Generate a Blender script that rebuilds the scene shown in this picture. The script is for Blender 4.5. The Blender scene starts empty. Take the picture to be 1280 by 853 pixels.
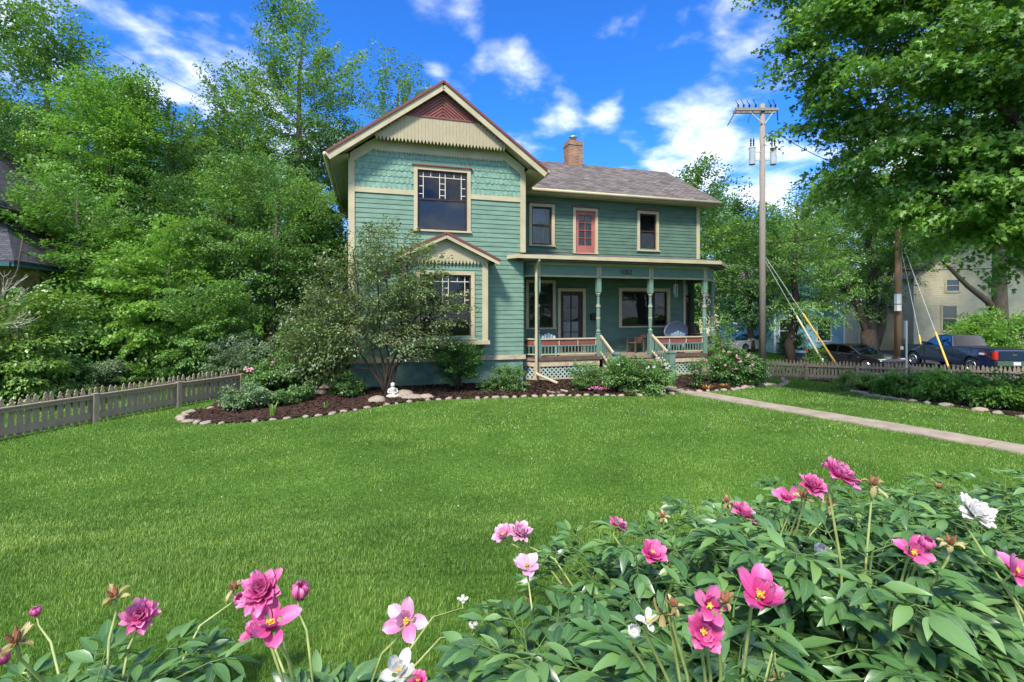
import bpy, math, random
import numpy as np
from mathutils import Vector, Matrix, noise as mn

SC = bpy.context.scene
COL = SC.collection
R = random.Random(7)
NR = np.random.default_rng(11)
PI = math.pi
rad = math.radians

# ------------------------------------------------------------------ camera model
F, CX, CY, H = 611.0, 640.0, 390.0, 2.5
def ss(t):
    t = np.clip(t, 0, 1)
    return t * t * (3 - 2 * t)
def gz(X, Y):
    """height of the terrain: a low bank near the photographer, the yard, a fall towards the street on the right"""
    g = 0.95 * (1 - ss((Y - 1.8) / 5.2)) - 0.85 * ss((Y - 11) / 11) * ss((X - 7) / 6)
    return g + 0.02 * np.sin(X * .7 + 1) * np.cos(Y * .55) * ss((Y - 4) / 4) * (1 - ss((Y - 14) / 3))
def at(x, y, Y):
    return Vector(((x - CX) / F * Y, Y, H - (y - CY) / F * Y))
def on_ground(x, y):
    Y = 1.0
    while Y < 120:
        p = at(x, y, Y)
        if p.z <= float(gz(p.x, p.y)): break
        Y += .02
    p.z = float(gz(p.x, p.y))
    return p

# ------------------------------------------------------------------ materials
def newmat(name):
    m = bpy.data.materials.new(name); m.use_nodes = True
    nt = m.node_tree
    for n in list(nt.nodes): nt.nodes.remove(n)
    out = nt.nodes.new('ShaderNodeOutputMaterial')
    return m, nt, out
def N(nt, t, **kw):
    n = nt.nodes.new(t)
    for k, v in kw.items():
        if k in n.inputs.keys(): n.inputs[k].default_value = v
        else: setattr(n, k, v)
    return n
def ramp(nt, fac, stops):
    r = nt.nodes.new('ShaderNodeValToRGB')
    el = r.color_ramp.elements
    el[0].position, el[0].color = stops[0][0], (*stops[0][1], 1)
    el[1].position, el[1].color = stops[-1][0], (*stops[-1][1], 1)
    for p, c in stops[1:-1]:
        e = el.new(p); e.color = (*c, 1)
    nt.links.new(fac, r.inputs[0])
    return r
def sc3(c, k): return tuple(min(1, max(0, v * k)) for v in c)
def surf(name, col, rough=.7, var=.18, scale=3.0, bump=.0, bscale=40, dark=None, dscale=1.2, damt=.5, spec=.3, metal=0, stretch=None, coat=0):
    """plain procedural surface: base colour broken up by two octaves of noise, optional stains and bump"""
    m, nt, out = newmat(name)
    b = N(nt, 'ShaderNodeBsdfPrincipled', Roughness=rough, Metallic=metal)
    b.inputs['Specular IOR Level'].default_value = spec
    b.inputs['Coat Weight'].default_value = coat
    tc = N(nt, 'ShaderNodeTexCoord')
    src = tc.outputs['Object']
    if stretch:
        mp = N(nt, 'ShaderNodeMapping'); mp.inputs['Scale'].default_value = stretch
        nt.links.new(src, mp.inputs[0]); src = mp.outputs[0]
    n1 = N(nt, 'ShaderNodeTexNoise', Scale=scale, Detail=6.0)
    nt.links.new(src, n1.inputs['Vector'])
    r = ramp(nt, n1.outputs['Fac'], [(.28, sc3(col, 1 - var)), (.5, col), (.74, sc3(col, 1 + var))])
    c = r.outputs[0]
    if dark:
        n2 = N(nt, 'ShaderNodeTexNoise', Scale=dscale, Detail=8.0, Roughness=.65)
        nt.links.new(src, n2.inputs['Vector'])
        mr = N(nt, 'ShaderNodeMapRange'); mr.inputs[1].default_value = .5; mr.inputs[2].default_value = .68; mr.inputs[4].default_value = damt
        nt.links.new(n2.outputs['Fac'], mr.inputs[0])
        mx = N(nt, 'ShaderNodeMix', data_type='RGBA'); mx.inputs['B'].default_value = (*dark, 1)
        nt.links.new(mr.outputs[0], mx.inputs['Factor']); nt.links.new(c, mx.inputs['A']); c = mx.outputs['Result']
    nt.links.new(c, b.inputs['Base Color'])
    if bump:
        n3 = N(nt, 'ShaderNodeTexNoise', Scale=bscale, Detail=4.0)
        nt.links.new(src, n3.inputs['Vector'])
        bp = N(nt, 'ShaderNodeBump', Strength=bump, Distance=.01)
        nt.links.new(n3.outputs['Fac'], bp.inputs['Height']); nt.links.new(bp.outputs[0], b.inputs['Normal'])
    nt.links.new(b.outputs[0], out.inputs[0])
    return m
def leafmat(name, c0, c1, c2, trans=.35, gloss=.08, rough=.45, big=.35, ribs=None, streak=None, amp=.28):
    """leaf: colour by the per-leaf attribute and a slow noise over the plant; diffuse + light through the blade + sheen"""
    m, nt, out = newmat(name)
    a = N(nt, 'ShaderNodeAttribute', attribute_name='var')
    g = N(nt, 'ShaderNodeNewGeometry')
    n1 = N(nt, 'ShaderNodeTexNoise', Scale=big, Detail=3.0 if amp < .3 else 7.0, Roughness=.62)
    nt.links.new(g.outputs['Position'], n1.inputs['Vector'])
    mr = N(nt, 'ShaderNodeMapRange'); mr.inputs[1].default_value = .3; mr.inputs[2].default_value = .7; mr.inputs[3].default_value = -amp; mr.inputs[4].default_value = amp
    nt.links.new(n1.outputs['Fac'], mr.inputs[0])
    ad = N(nt, 'ShaderNodeMath', operation='ADD'); nt.links.new(a.outputs['Fac'], ad.inputs[0]); nt.links.new(mr.outputs[0], ad.inputs[1])
    r = ramp(nt, ad.outputs[0], [(.0, c0), (.5, c1), (1., c2)])
    if ribs:
        ua = N(nt, 'ShaderNodeAttribute', attribute_name='across'); ta = N(nt, 'ShaderNodeAttribute', attribute_name='along')
        ab = N(nt, 'ShaderNodeMath', operation='ABSOLUTE'); nt.links.new(ua.outputs['Fac'], ab.inputs[0])
        m1_ = N(nt, 'ShaderNodeMapRange'); m1_.inputs[1].default_value = .0; m1_.inputs[2].default_value = .10; m1_.inputs[3].default_value = .55; m1_.inputs[4].default_value = 0; nt.links.new(ab.outputs[0], m1_.inputs[0])
        k1 = N(nt, 'ShaderNodeMath', operation='MULTIPLY'); k1.inputs[1].default_value = 38; nt.links.new(ta.outputs['Fac'], k1.inputs[0])
        k2 = N(nt, 'ShaderNodeMath', operation='MULTIPLY'); k2.inputs[1].default_value = -9; nt.links.new(ab.outputs[0], k2.inputs[0])
        k3 = N(nt, 'ShaderNodeMath', operation='ADD'); nt.links.new(k1.outputs[0], k3.inputs[0]); nt.links.new(k2.outputs[0], k3.inputs[1])
        k4 = N(nt, 'ShaderNodeMath', operation='SINE'); nt.links.new(k3.outputs[0], k4.inputs[0])
        k5 = N(nt, 'ShaderNodeMapRange'); k5.inputs[1].default_value = .75; k5.inputs[2].default_value = 1; k5.inputs[4].default_value = .22; nt.links.new(k4.outputs[0], k5.inputs[0])
        k6 = N(nt, 'ShaderNodeMath', operation='ADD'); k6.use_clamp = True; nt.links.new(m1_.outputs[0], k6.inputs[0]); nt.links.new(k5.outputs[0], k6.inputs[1])
        rm = N(nt, 'ShaderNodeMix', data_type='RGBA'); rm.inputs['B'].default_value = (*ribs, 1); nt.links.new(k6.outputs[0], rm.inputs['Factor']); nt.links.new(r.outputs[0], rm.inputs['A'])
        class _O: pass
        r = _O(); r.outputs = [rm.outputs['Result']]
    if streak:
        ua = N(nt, 'ShaderNodeAttribute', attribute_name='across'); ta = N(nt, 'ShaderNodeAttribute', attribute_name='along')
        cb_ = N(nt, 'ShaderNodeCombineXYZ'); q_ = N(nt, 'ShaderNodeMath', operation='MULTIPLY'); q_.inputs[1].default_value = 7; nt.links.new(ua.outputs['Fac'], q_.inputs[0]); nt.links.new(q_.outputs[0], cb_.inputs[0]); nt.links.new(ta.outputs['Fac'], cb_.inputs[1]); nt.links.new(a.outputs['Fac'], cb_.inputs[2])
        sn = N(nt, 'ShaderNodeTexNoise', Scale=1.6, Detail=4.0); nt.links.new(cb_.outputs[0], sn.inputs['Vector'])
        tp = N(nt, 'ShaderNodeMath', operation='POWER'); tp.inputs[1].default_value = 3; nt.links.new(ta.outputs['Fac'], tp.inputs[0])
        f1 = N(nt, 'ShaderNodeMath', operation='MULTIPLY'); f1.use_clamp = True; nt.links.new(tp.outputs[0], f1.inputs[0]); nt.links.new(sn.outputs['Fac'], f1.inputs[1])
        e1 = N(nt, 'ShaderNodeMapRange'); e1.inputs[1].default_value = .35; e1.inputs[2].default_value = .75; e1.inputs[3].default_value = .8; e1.inputs[4].default_value = 1.2; nt.links.new(sn.outputs['Fac'], e1.inputs[0])
        rm = N(nt, 'ShaderNodeMix', data_type='RGBA', blend_type='MULTIPLY'); rm.inputs['Factor'].default_value = 1; nt.links.new(r.outputs[0], rm.inputs['A']); nt.links.new(e1.outputs[0], rm.inputs['B'])
        r2 = N(nt, 'ShaderNodeMix', data_type='RGBA'); r2.inputs['B'].default_value = (*streak, 1); nt.links.new(f1.outputs[0], r2.inputs['Factor']); nt.links.new(rm.outputs['Result'], r2.inputs['A'])
        class _O: pass
        r = _O(); r.outputs = [r2.outputs['Result']]
    d = N(nt, 'ShaderNodeBsdfDiffuse'); t = N(nt, 'ShaderNodeBsdfTranslucent'); gl = N(nt, 'ShaderNodeBsdfGlossy', Roughness=rough)
    nt.links.new(r.outputs[0], d.inputs[0])
    tm = N(nt, 'ShaderNodeMix', data_type='RGBA', blend_type='MULTIPLY'); tm.inputs['Factor'].default_value = 1; tm.inputs['B'].default_value = (1.4, 1.35, .7, 1) if not streak else (1, 1, 1, 1)
    nt.links.new(r.outputs[0], tm.inputs['A']); nt.links.new(tm.outputs['Result'], t.inputs[0])
    mx = N(nt, 'ShaderNodeMixShader'); mx.inputs[0].default_value = trans
    nt.links.new(d.outputs[0], mx.inputs[1]); nt.links.new(t.outputs[0], mx.inputs[2])
    mx2 = N(nt, 'ShaderNodeMixShader'); mx2.inputs[0].default_value = gloss
    nt.links.new(mx.outputs[0], mx2.inputs[1]); nt.links.new(gl.outputs[0], mx2.inputs[2])
    nt.links.new(mx2.outputs[0], out.inputs[0])
    return m
def glassmat(name, tint=(.02, .025, .025), refl=.9, trans=.75, rough=.02, wav=.0, ior=1.9):
    m, nt, out = newmat(name)
    fr = N(nt, 'ShaderNodeFresnel', IOR=ior)
    gl = N(nt, 'ShaderNodeBsdfGlossy', Roughness=rough); gl.inputs[0].default_value = (refl, refl, refl, 1)
    tr = N(nt, 'ShaderNodeBsdfTransparent'); tr.inputs[0].default_value = (trans, trans, trans, 1)
    di = N(nt, 'ShaderNodeBsdfDiffuse'); di.inputs[0].default_value = (*tint, 1)
    m1 = N(nt, 'ShaderNodeMixShader'); m1.inputs[0].default_value = .8
    nt.links.new(di.outputs[0], m1.inputs[1]); nt.links.new(tr.outputs[0], m1.inputs[2])
    m2 = N(nt, 'ShaderNodeMixShader')
    nt.links.new(fr.outputs[0], m2.inputs[0]); nt.links.new(m1.outputs[0], m2.inputs[1]); nt.links.new(gl.outputs[0], m2.inputs[2])
    if wav:
        tc = N(nt, 'ShaderNodeTexCoord'); n3 = N(nt, 'ShaderNodeTexNoise', Scale=1.6, Detail=1.0)
        nt.links.new(tc.outputs['Object'], n3.inputs['Vector'])
        bp = N(nt, 'ShaderNodeBump', Strength=wav, Distance=.05)
        nt.links.new(n3.outputs['Fac'], bp.inputs['Height']); nt.links.new(bp.outputs[0], gl.inputs['Normal'])
    nt.links.new(m2.outputs[0], out.inputs[0])
    return m
def brickmat(name, c1, c2, mortar, bw, bh, msize=.012, uv=False, rough=.9, bump=.4, offset=.5, swap=None, noise_amt=.25):
    m, nt, out = newmat(name)
    b = N(nt, 'ShaderNodeBsdfPrincipled', Roughness=rough); b.inputs['Specular IOR Level'].default_value = .2
    tc = N(nt, 'ShaderNodeTexCoord')
    src = tc.outputs['UV' if uv else 'Object']
    if swap:
        sp = N(nt, 'ShaderNodeSeparateXYZ'); cb = N(nt, 'ShaderNodeCombineXYZ'); nt.links.new(src, sp.inputs[0])
        ad = N(nt, 'ShaderNodeMath', operation='ADD'); nt.links.new(sp.outputs[0], ad.inputs[0]); nt.links.new(sp.outputs[1], ad.inputs[1])
        nt.links.new(ad.outputs[0], cb.inputs[0]); nt.links.new(sp.outputs[2], cb.inputs[1]); src = cb.outputs[0]
    br = N(nt, 'ShaderNodeTexBrick', offset=offset)
    br.inputs['Color1'].default_value = (*c1, 1); br.inputs['Color2'].default_value = (*c2, 1); br.inputs['Mortar'].default_value = (*mortar, 1)
    br.inputs['Scale'].default_value = 1; br.inputs['Brick Width'].default_value = bw; br.inputs['Row Height'].default_value = bh
    br.inputs['Mortar Size'].default_value = msize; br.inputs['Mortar Smooth'].default_value = .1
    nt.links.new(src, br.inputs['Vector'])
    n1 = N(nt, 'ShaderNodeTexNoise', Scale=2.5, Detail=8.0, Roughness=.7); nt.links.new(tc.outputs['Object'], n1.inputs['Vector'])
    mr = N(nt, 'ShaderNodeMapRange'); mr.inputs[3].default_value = 1 - noise_amt * 2; mr.inputs[4].default_value = 1 + noise_amt * 2
    nt.links.new(n1.outputs['Fac'], mr.inputs[0])
    mx = N(nt, 'ShaderNodeMix', data_type='RGBA', blend_type='MULTIPLY'); mx.inputs['Factor'].default_value = 1
    nt.links.new(br.outputs['Color'], mx.inputs['A']); nt.links.new(mr.outputs[0], mx.inputs['B'])
    nt.links.new(mx.outputs['Result'], b.inputs['Base Color'])
    bp = N(nt, 'ShaderNodeBump', Strength=bump, Distance=.01, invert=True)
    nt.links.new(br.outputs['Fac'], bp.inputs['Height']); nt.links.new(bp.outputs[0], b.inputs['Normal'])
    nt.links.new(b.outputs[0], out.inputs[0])
    return m

# ------------------------------------------------------------------ objects
def tag(o, label=None, cat=None, group=None, kind=None):
    if label: o['label'] = label
    if cat: o['category'] = cat
    if group: o['group'] = group
    if kind: o['kind'] = kind
    return o
def empty(name, loc=(0, 0, 0), rz=0, label=None, cat=None, group=None):
    o = bpy.data.objects.new(name, None); COL.objects.link(o)
    o.location = loc; o.rotation_euler = (0, 0, rz); o.empty_display_size = .2
    return tag(o, label, cat, group)
def link_mesh(name, me, m, parent=None):
    if m: me.materials.append(m)
    o = bpy.data.objects.new(name, me); COL.objects.link(o)
    if parent: o.parent = parent
    return o
def copy_tree(o, parent=None):
    c = o.copy(); COL.objects.link(c); c.parent = parent
    for ch in list(o.children): copy_tree(ch, c)
    return c
def np_mesh(name, V, Fs, m, parent=None, var=None, smooth=False):
    """V (n,3); Fs an (k,3) or (k,4) index array; var a value per face"""
    V = np.asarray(V, np.float32); Fs = np.asarray(Fs, np.int32)
    me = bpy.data.meshes.new(name)
    me.vertices.add(len(V)); me.vertices.foreach_set('co', V.ravel())
    k = Fs.shape[1]
    me.loops.add(Fs.size); me.loops.foreach_set('vertex_index', Fs.ravel())
    me.polygons.add(len(Fs))
    me.polygons.foreach_set('loop_start', np.arange(0, Fs.size, k, dtype=np.int32))
    me.polygons.foreach_set('loop_total', np.full(len(Fs), k, np.int32))
    if smooth: me.polygons.foreach_set('use_smooth', np.ones(len(Fs), bool))
    if var is not None:
        a = me.attributes.new('var', 'FLOAT', 'FACE'); a.data.foreach_set('value', np.asarray(var, np.float32))
    me.update(calc_edges=True)
    return link_mesh(name, me, m, parent)

class MB:
    def __init__(s): s.v = []; s.f = []; s.uv = {}
    def add(s, vs, fs):
        b = len(s.v); s.v += [tuple(p) for p in vs]
        for f in fs: s.f.append(tuple(b + i for i in f))
        return s
    def box(s, x0, x1, y0, y1, z0, z1):
        if x0 > x1: x0, x1 = x1, x0
        if y0 > y1: y0, y1 = y1, y0
        if z0 > z1: z0, z1 = z1, z0
        return s.add([(x0,y0,z0),(x1,y0,z0),(x1,y1,z0),(x0,y1,z0),(x0,y0,z1),(x1,y0,z1),(x1,y1,z1),(x0,y1,z1)],
                     [(0,3,2,1),(4,5,6,7),(0,1,5,4),(1,2,6,5),(2,3,7,6),(3,0,4,7)])
    def obox(s, c, dx, dy, sx, sy, z0, z1):
        """box centred at c=(x,y) with unit axes dx, dy in plan"""
        P = []
        for z in (z0, z1):
            for a, b in ((-1,-1),(1,-1),(1,1),(-1,1)):
                P.append((c[0]+dx[0]*sx/2*a+dy[0]*sy/2*b, c[1]+dx[1]*sx/2*a+dy[1]*sy/2*b, z))
        return s.add(P, [(0,3,2,1),(4,5,6,7),(0,1,5,4),(1,2,6,5),(2,3,7,6),(3,0,4,7)])
    def prism(s, poly, y0, y1, axis='y'):
        """poly of (a, z); extruded along y (or along x with a = y)"""
        n = len(poly)
        mk = (lambda a, z, t: (a, t, z)) if axis == 'y' else ((lambda a, z, t: (t, a, z)) if axis == 'x' else (lambda a, z, t: (a, z, t)))
        P = [mk(a, z, y0) for a, z in poly] + [mk(a, z, y1) for a, z in poly]
        return s.add(P, [tuple(range(n)), tuple(range(2*n-1, n-1, -1))] + [(i, n+i, n+(i+1) % n, (i+1) % n) for i in range(n)])
    def bar(s, a, b, w, h, up=(0, 0, 1)):
        a, b = Vector(a), Vector(b); d = (b - a).normalized(); up = Vector(up)
        x = d.cross(up)
        if x.length < 1e-4: x = d.cross(Vector((1, 0, 0)))
        x.normalize(); y = x.cross(d).normalized()
        P = [p + x * sx * w / 2 + y * sy * h / 2 for p in (a, b) for sx, sy in ((-1,-1),(1,-1),(1,1),(-1,1))]
        return s.add(P, [(0,3,2,1),(4,5,6,7),(0,1,5,4),(1,2,6,5),(2,3,7,6),(3,0,4,7)])
    def tube(s, pts, rs, n=8, cap=True):
        pts = [Vector(p) for p in pts]
        if not hasattr(rs, '__len__'): rs = [rs] * len(pts)
        b = len(s.v); prev = None
        for i, p in enumerate(pts):
            d = (pts[min(i+1, len(pts)-1)] - pts[max(i-1, 0)])
            if d.length < 1e-6: d = Vector((0, 0, 1))
            d.normalize()
            x = prev - d * prev.dot(d) if prev is not None else d.orthogonal()
            if x.length < 1e-4: x = d.orthogonal()
            x.normalize(); prev = x; y = d.cross(x)
            for k in range(n):
                a = 2 * PI * k / n
                s.v.append(tuple(p + (x * math.cos(a) + y * math.sin(a)) * rs[i]))
        for i in range(len(pts) - 1):
            for k in range(n):
                s.f.append((b+i*n+k, b+i*n+(k+1) % n, b+(i+1)*n+(k+1) % n, b+(i+1)*n+k))
        if cap:
            s.f.append(tuple(b+k for k in range(n-1, -1, -1))); s.f.append(tuple(b+(len(pts)-1)*n+k for k in range(n)))
        return s
    def lathe(s, c, prof, n=12):
        """prof: list of (r, z) from bottom to top about the vertical axis through c=(x,y)"""
        b = len(s.v)
        for r, z in prof:
            for k in range(n):
                a = 2 * PI * (k + .5) / n
                s.v.append((c[0] + r * math.cos(a), c[1] + r * math.sin(a), z))
        for i in range(len(prof) - 1):
            for k in range(n):
                s.f.append((b+i*n+k, b+i*n+(k+1) % n, b+(i+1)*n+(k+1) % n, b+(i+1)*n+k))
        s.f.append(tuple(b+k for k in range(n-1, -1, -1))); s.f.append(tuple(b+(len(prof)-1)*n+k for k in range(n)))
        return s
    def ball(s, c, r, n=8, m=6, sq=(1, 1, 1)):
        b = len(s.v)
        for i in range(m + 1):
            t = PI * i / m
            for k in range(n):
                a = 2 * PI * k / n
                s.v.append((c[0]+r*sq[0]*math.sin(t)*math.cos(a), c[1]+r*sq[1]*math.sin(t)*math.sin(a), c[2]-r*sq[2]*math.cos(t)))
        for i in range(m):
            for k in range(n):
                s.f.append((b+i*n+k, b+i*n+(k+1) % n, b+(i+1)*n+(k+1) % n, b+(i+1)*n+k))
        return s
    def uvquad(s, P, UV):
        s.uv[len(s.f)] = UV
        return s.add(P, [tuple(range(len(P)))])
    def build(s, name, m, parent=None, smooth=False, loc=None):
        me = bpy.data.meshes.new(name); me.from_pydata(s.v, [], s.f)
        if s.uv:
            ul = me.uv_layers.new(name='UVMap')
            for i, uv in s.uv.items():
                for k, li in enumerate(me.polygons[i].loop_indices): ul.data[li].uv = uv[k]
        if smooth: me.polygons.foreach_set('use_smooth', [True] * len(me.polygons))
        me.update()
        return link_mesh(name, me, m, parent)
def in_poly(px, py, poly):
    px = np.asarray(px); py = np.asarray(py); ins = np.zeros(px.shape, bool)
    n = len(poly); j = n - 1
    for i in range(n):
        xi, yi = poly[i][0], poly[i][1]; xj, yj = poly[j][0], poly[j][1]
        c = ((yi > py) != (yj > py)) & (px < (xj - xi) * (py - yi) / ((yj - yi) or 1e-9) + xi)
        ins ^= c; j = i
    return ins

# ------------------------------------------------------------------ palette
M = {}
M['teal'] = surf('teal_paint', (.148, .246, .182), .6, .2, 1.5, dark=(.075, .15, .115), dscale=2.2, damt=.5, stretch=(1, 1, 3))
M['teal_shaded'] = surf('teal_shaded_paint', (.088, .155, .112), .6, .2, 1.5, dark=(.05, .105, .08), dscale=2.2, damt=.5, stretch=(1, 1, 3))  # teal paint darkened: shade of recessed wall, porch ceiling and bay underside put in
M['teal_trim'] = surf('teal_post_paint', (.13, .215, .165), .5, .1, 4)
M['teal_light'] = surf('pale_teal_shingle_paint', (.175, .30, .225), .6, .25, 9, dark=(.09, .18, .15), dscale=6, damt=.4)
M['foundation'] = surf('painted_block', (.125, .225, .175), .85, .25, 3, bump=.4, bscale=14, dark=(.22, .3, .27), dscale=3)
M['cream'] = surf('cream_paint', (.44, .385, .245), .5, .14, 2, dark=(.45, .38, .22), dscale=4, damt=.3)
M['cream_board'] = surf('cream_boards', (.37, .315, .20), .6, .12, 5, dark=(.40, .33, .19), dscale=3, damt=.3, stretch=(6, 1, .6))
M['peel'] = surf('peeling_cream_paint', (.46, .38, .25), .7, .2, 6, dark=(.23, .17, .12), dscale=5, damt=.8)
M['red'] = surf('burgundy_paint', (.17, .052, .040), .5, .15, 3)
M['rose'] = surf('faded_rose_paint', (.34, .115, .10), .55, .12, 3)
M['red_light'] = surf('brick_red_paint', (.21, .065, .052), .5, .12, 3)
M['white'] = surf('white_paint', (.72, .72, .68), .5, .06, 3)
M['sash'] = surf('dark_sash_paint', (.045, .022, .02), .45, .2, 5)
M['dark'] = surf('shade_black', (.02, .02, .018), .9, .2, 2)  # near-black colour stands in for shade in rooms and under the porch
M['curtain'] = surf('curtain_cloth', (.7, .7, .68), .9, .25, 7, stretch=(6, 1, .4))
M['blind'] = surf('grey_screen', (.2, .21, .23), .8, .1, 3)
M['floorboards'] = surf('worn_porch_boards', (.22, .17, .13), .7, .25, 4, stretch=(8, 1, 1))
M['lead'] = surf('leaded_came', (.62, .58, .48), .5, .1, 4)
M['glass'] = glassmat('window_glass', wav=.08, ior=1.5, trans=.9, refl=.8)
M['shingles'] = brickmat('roof_shingles', (.19, .16, .14), (.085, .073, .066), (.045, .04, .04), .3, .16, .012, uv=True, bump=.5, noise_amt=.22)
M['shingles_dark'] = brickmat('dark_roof_shingles', (.085, .085, .095), (.05, .05, .056), (.025, .025, .028), .3, .16, .012, uv=True, bump=.5)
M['brick'] = brickmat('chimney_brick', (.33, .15, .07), (.20, .085, .05), (.27, .23, .19), .2, .075, .012, swap=True, noise_amt=.3)
M['tanbrick'] = brickmat('tan_brick', (.38, .22, .11), (.3, .17, .09), (.3, .25, .2), .22, .075, .01, swap=True)
M['metal'] = surf('galvanised_metal', (.42, .44, .45), .4, .1, 4, metal=.7)
M['greymetal'] = surf('grey_painted_metal', (.34, .37, .38), .5, .12, 4)
M['pole'] = surf('weathered_pole_wood', (.25, .22, .19), .9, .25, 3, dark=(.12, .1, .08), dscale=3, stretch=(6, 6, .5), bump=.4, bscale=30)
M['pole_brown'] = surf('brown_pole_wood', (.36, .22, .12), .85, .22, 3, dark=(.2, .11, .06), dscale=3, stretch=(6, 6, .5))
M['fence'] = surf('weathered_picket_wood', (.31, .25, .175), .85, .25, 5, dark=(.20, .165, .12), dscale=5, damt=.7, stretch=(3, 3, 1), bump=.3)
M['fence_pale'] = surf('pale_picket_wood', (.30, .245, .165), .85, .2, 5, dark=(.3, .2, .13), dscale=4, damt=.5)
M['bark'] = surf('tree_bark', (.10, .078, .058), .95, .35, 5, bump=.8, bscale=18, stretch=(3, 3, .7))
M['bark_dark'] = surf('dark_bark', (.045, .034, .028), .95, .35, 8, bump=.6, bscale=25)
M['bark_pale'] = surf('bare_pale_twig', (.42, .38, .32), .9, .2, 8)
M['stem'] = surf('green_stem', (.09, .16, .04), .5, .2, 20)
M['wood_dark'] = surf('brown_wood', (.12, .075, .05), .6, .25, 5)
M['mulch'] = surf('bark_mulch', (.030, .017, .012), .95, .6, 22, bump=1, bscale=45)
M['chip'] = surf('mulch_chips', (.050, .026, .017), .95, .5, 9)
M['stone'] = surf('fieldstone', (.28, .235, .18), .85, .3, 6, dark=(.2, .17, .13), dscale=5, damt=.7, bump=.5, bscale=20)
M['stone_pink'] = surf('pink_fieldstone', (.34, .25, .20), .85, .25, 6, dark=(.2, .14, .12), dscale=5, bump=.5, bscale=20)
M['concrete'] = surf('old_concrete', (.30, .25, .185), .9, .25, 3, dark=(.27, .23, .19), dscale=1.6, damt=.7, bump=.4, bscale=50)
M['asphalt'] = surf('asphalt', (.055, .055, .057), .9, .25, 6, bump=.3, bscale=80)
M['yellow'] = surf('yellow_plastic', (.62, .42, .08), .5, .1, 4)
M['rubber'] = surf('tyre_rubber', (.018, .018, .018), .85, .2, 9)
M['chrome'] = surf('chrome', (.6, .6, .6), .2, .05, 9, metal=1)
M['black'] = surf('black_plastic', (.015, .015, .016), .5, .2, 9)
M['gravel'] = surf('bare_soil', (.12, .09, .06), .95, .4, 9, bump=.6)
# leaves
M['lf_maple'] = leafmat('maple_leaf', (0.053, 0.125, 0.024), (0.118, 0.264, 0.042), (0.222, 0.409, 0.066), .38, .04)
M['lf_bright'] = leafmat('bright_leaf', (.085, .20, .03), (.16, .345, .055), (.28, .48, .10), .42, .04)
M['lf_mid'] = leafmat('mid_green_leaf', (0.062, 0.145, 0.034), (0.125, 0.264, 0.059), (0.222, 0.383, 0.092), .38, .04)
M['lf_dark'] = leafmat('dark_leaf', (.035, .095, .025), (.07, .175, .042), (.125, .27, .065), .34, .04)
M['lf_grey'] = leafmat('grey_green_leaf', (0.076, 0.132, 0.066), (0.139, 0.224, 0.106), (0.222, 0.317, 0.158), .28, .06, .5)
M['lf_dog'] = leafmat('dogwood_leaf', (0.111, 0.099, 0.040), (0.132, 0.205, 0.079), (0.236, 0.317, 0.112), .34, .06)
M['lf_shrub'] = leafmat('shrub_leaf', (0.049, 0.119, 0.032), (0.104, 0.231, 0.053), (0.201, 0.356, 0.086), .30, .07, .45)
M['lf_lime'] = leafmat('lime_leaf', (0.121, 0.230, 0.034), (0.205, 0.368, 0.052), (0.314, 0.483, 0.081), .35, .08)
M['lf_var'] = leafmat('variegated_leaf', (.08, .16, .06), (.16, .27, .11), (.36, .44, .26), .25, .05)
M['lf_rust'] = leafmat('rusty_leaf', (0.194, 0.066, 0.026), (0.360, 0.172, 0.053), (0.554, 0.370, 0.132), .3, .05)
M['lf_peony'] = leafmat('peony_leaf', (.038, .10, .028), (.088, .205, .052), (.20, .35, .10), .28, .075, .36, big=1.5, ribs=(.20, .31, .14), amp=.2)
M['grass'] = leafmat('grass_blade', (.052, .125, .014), (.125, .245, .035), (.28, .40, .085), .32, .03, .5, big=.9, amp=.42)
M['pt_mag'] = leafmat('magenta_petal', (.52, .025, .20), (.72, .075, .32), (.84, .22, .48), .35, .03, .5, big=3, streak=(.86, .50, .70))
M['pt_pink'] = leafmat('pink_petal', (.62, .16, .38), (.78, .32, .54), (.88, .58, .70), .35, .03, .5, big=3, streak=(.93, .80, .86))
M['pt_white'] = leafmat('white_petal', (.70, .68, .62), (.80, .78, .73), (.86, .85, .80), .3, .03, .5, big=3, streak=(.88, .87, .83))
M['pt_blush'] = leafmat('blush_blossom', (.55, .32, .34), (.72, .5, .5), (.86, .72, .70), .3, .04, .5, big=3)
M['lattice'] = surf('pale_lattice_paint', (.34, .42, .36), .6, .12, 5)
M['pt_dead'] = leafmat('withered_petal', (.20, .12, .04), (.34, .28, .11), (.46, .42, .22), .25, .04, .5, big=3)
M['stamen'] = surf('yellow_stamens', (.75, .42, .05), .7, .2, 30)
M['lf_grass_bed'] = leafmat('strap_leaf', (0.069, 0.145, 0.040), (0.125, 0.251, 0.066), (0.236, 0.370, 0.119), .3, .1)
# ================================================================== THE HOUSE
TH = rad(16.2); HO = (-5.21, 15.7)
hc, hs = math.cos(TH), math.sin(TH)
def hw(u, v, z=0.0): return Vector((HO[0] + u*hc - v*hs, HO[1] + u*hs + v*hc, z))
house = empty('house', (HO[0], HO[1], 0), TH, 'two storey teal clapboard house with a cream trimmed front gable and a spindled porch', 'house')

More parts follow.
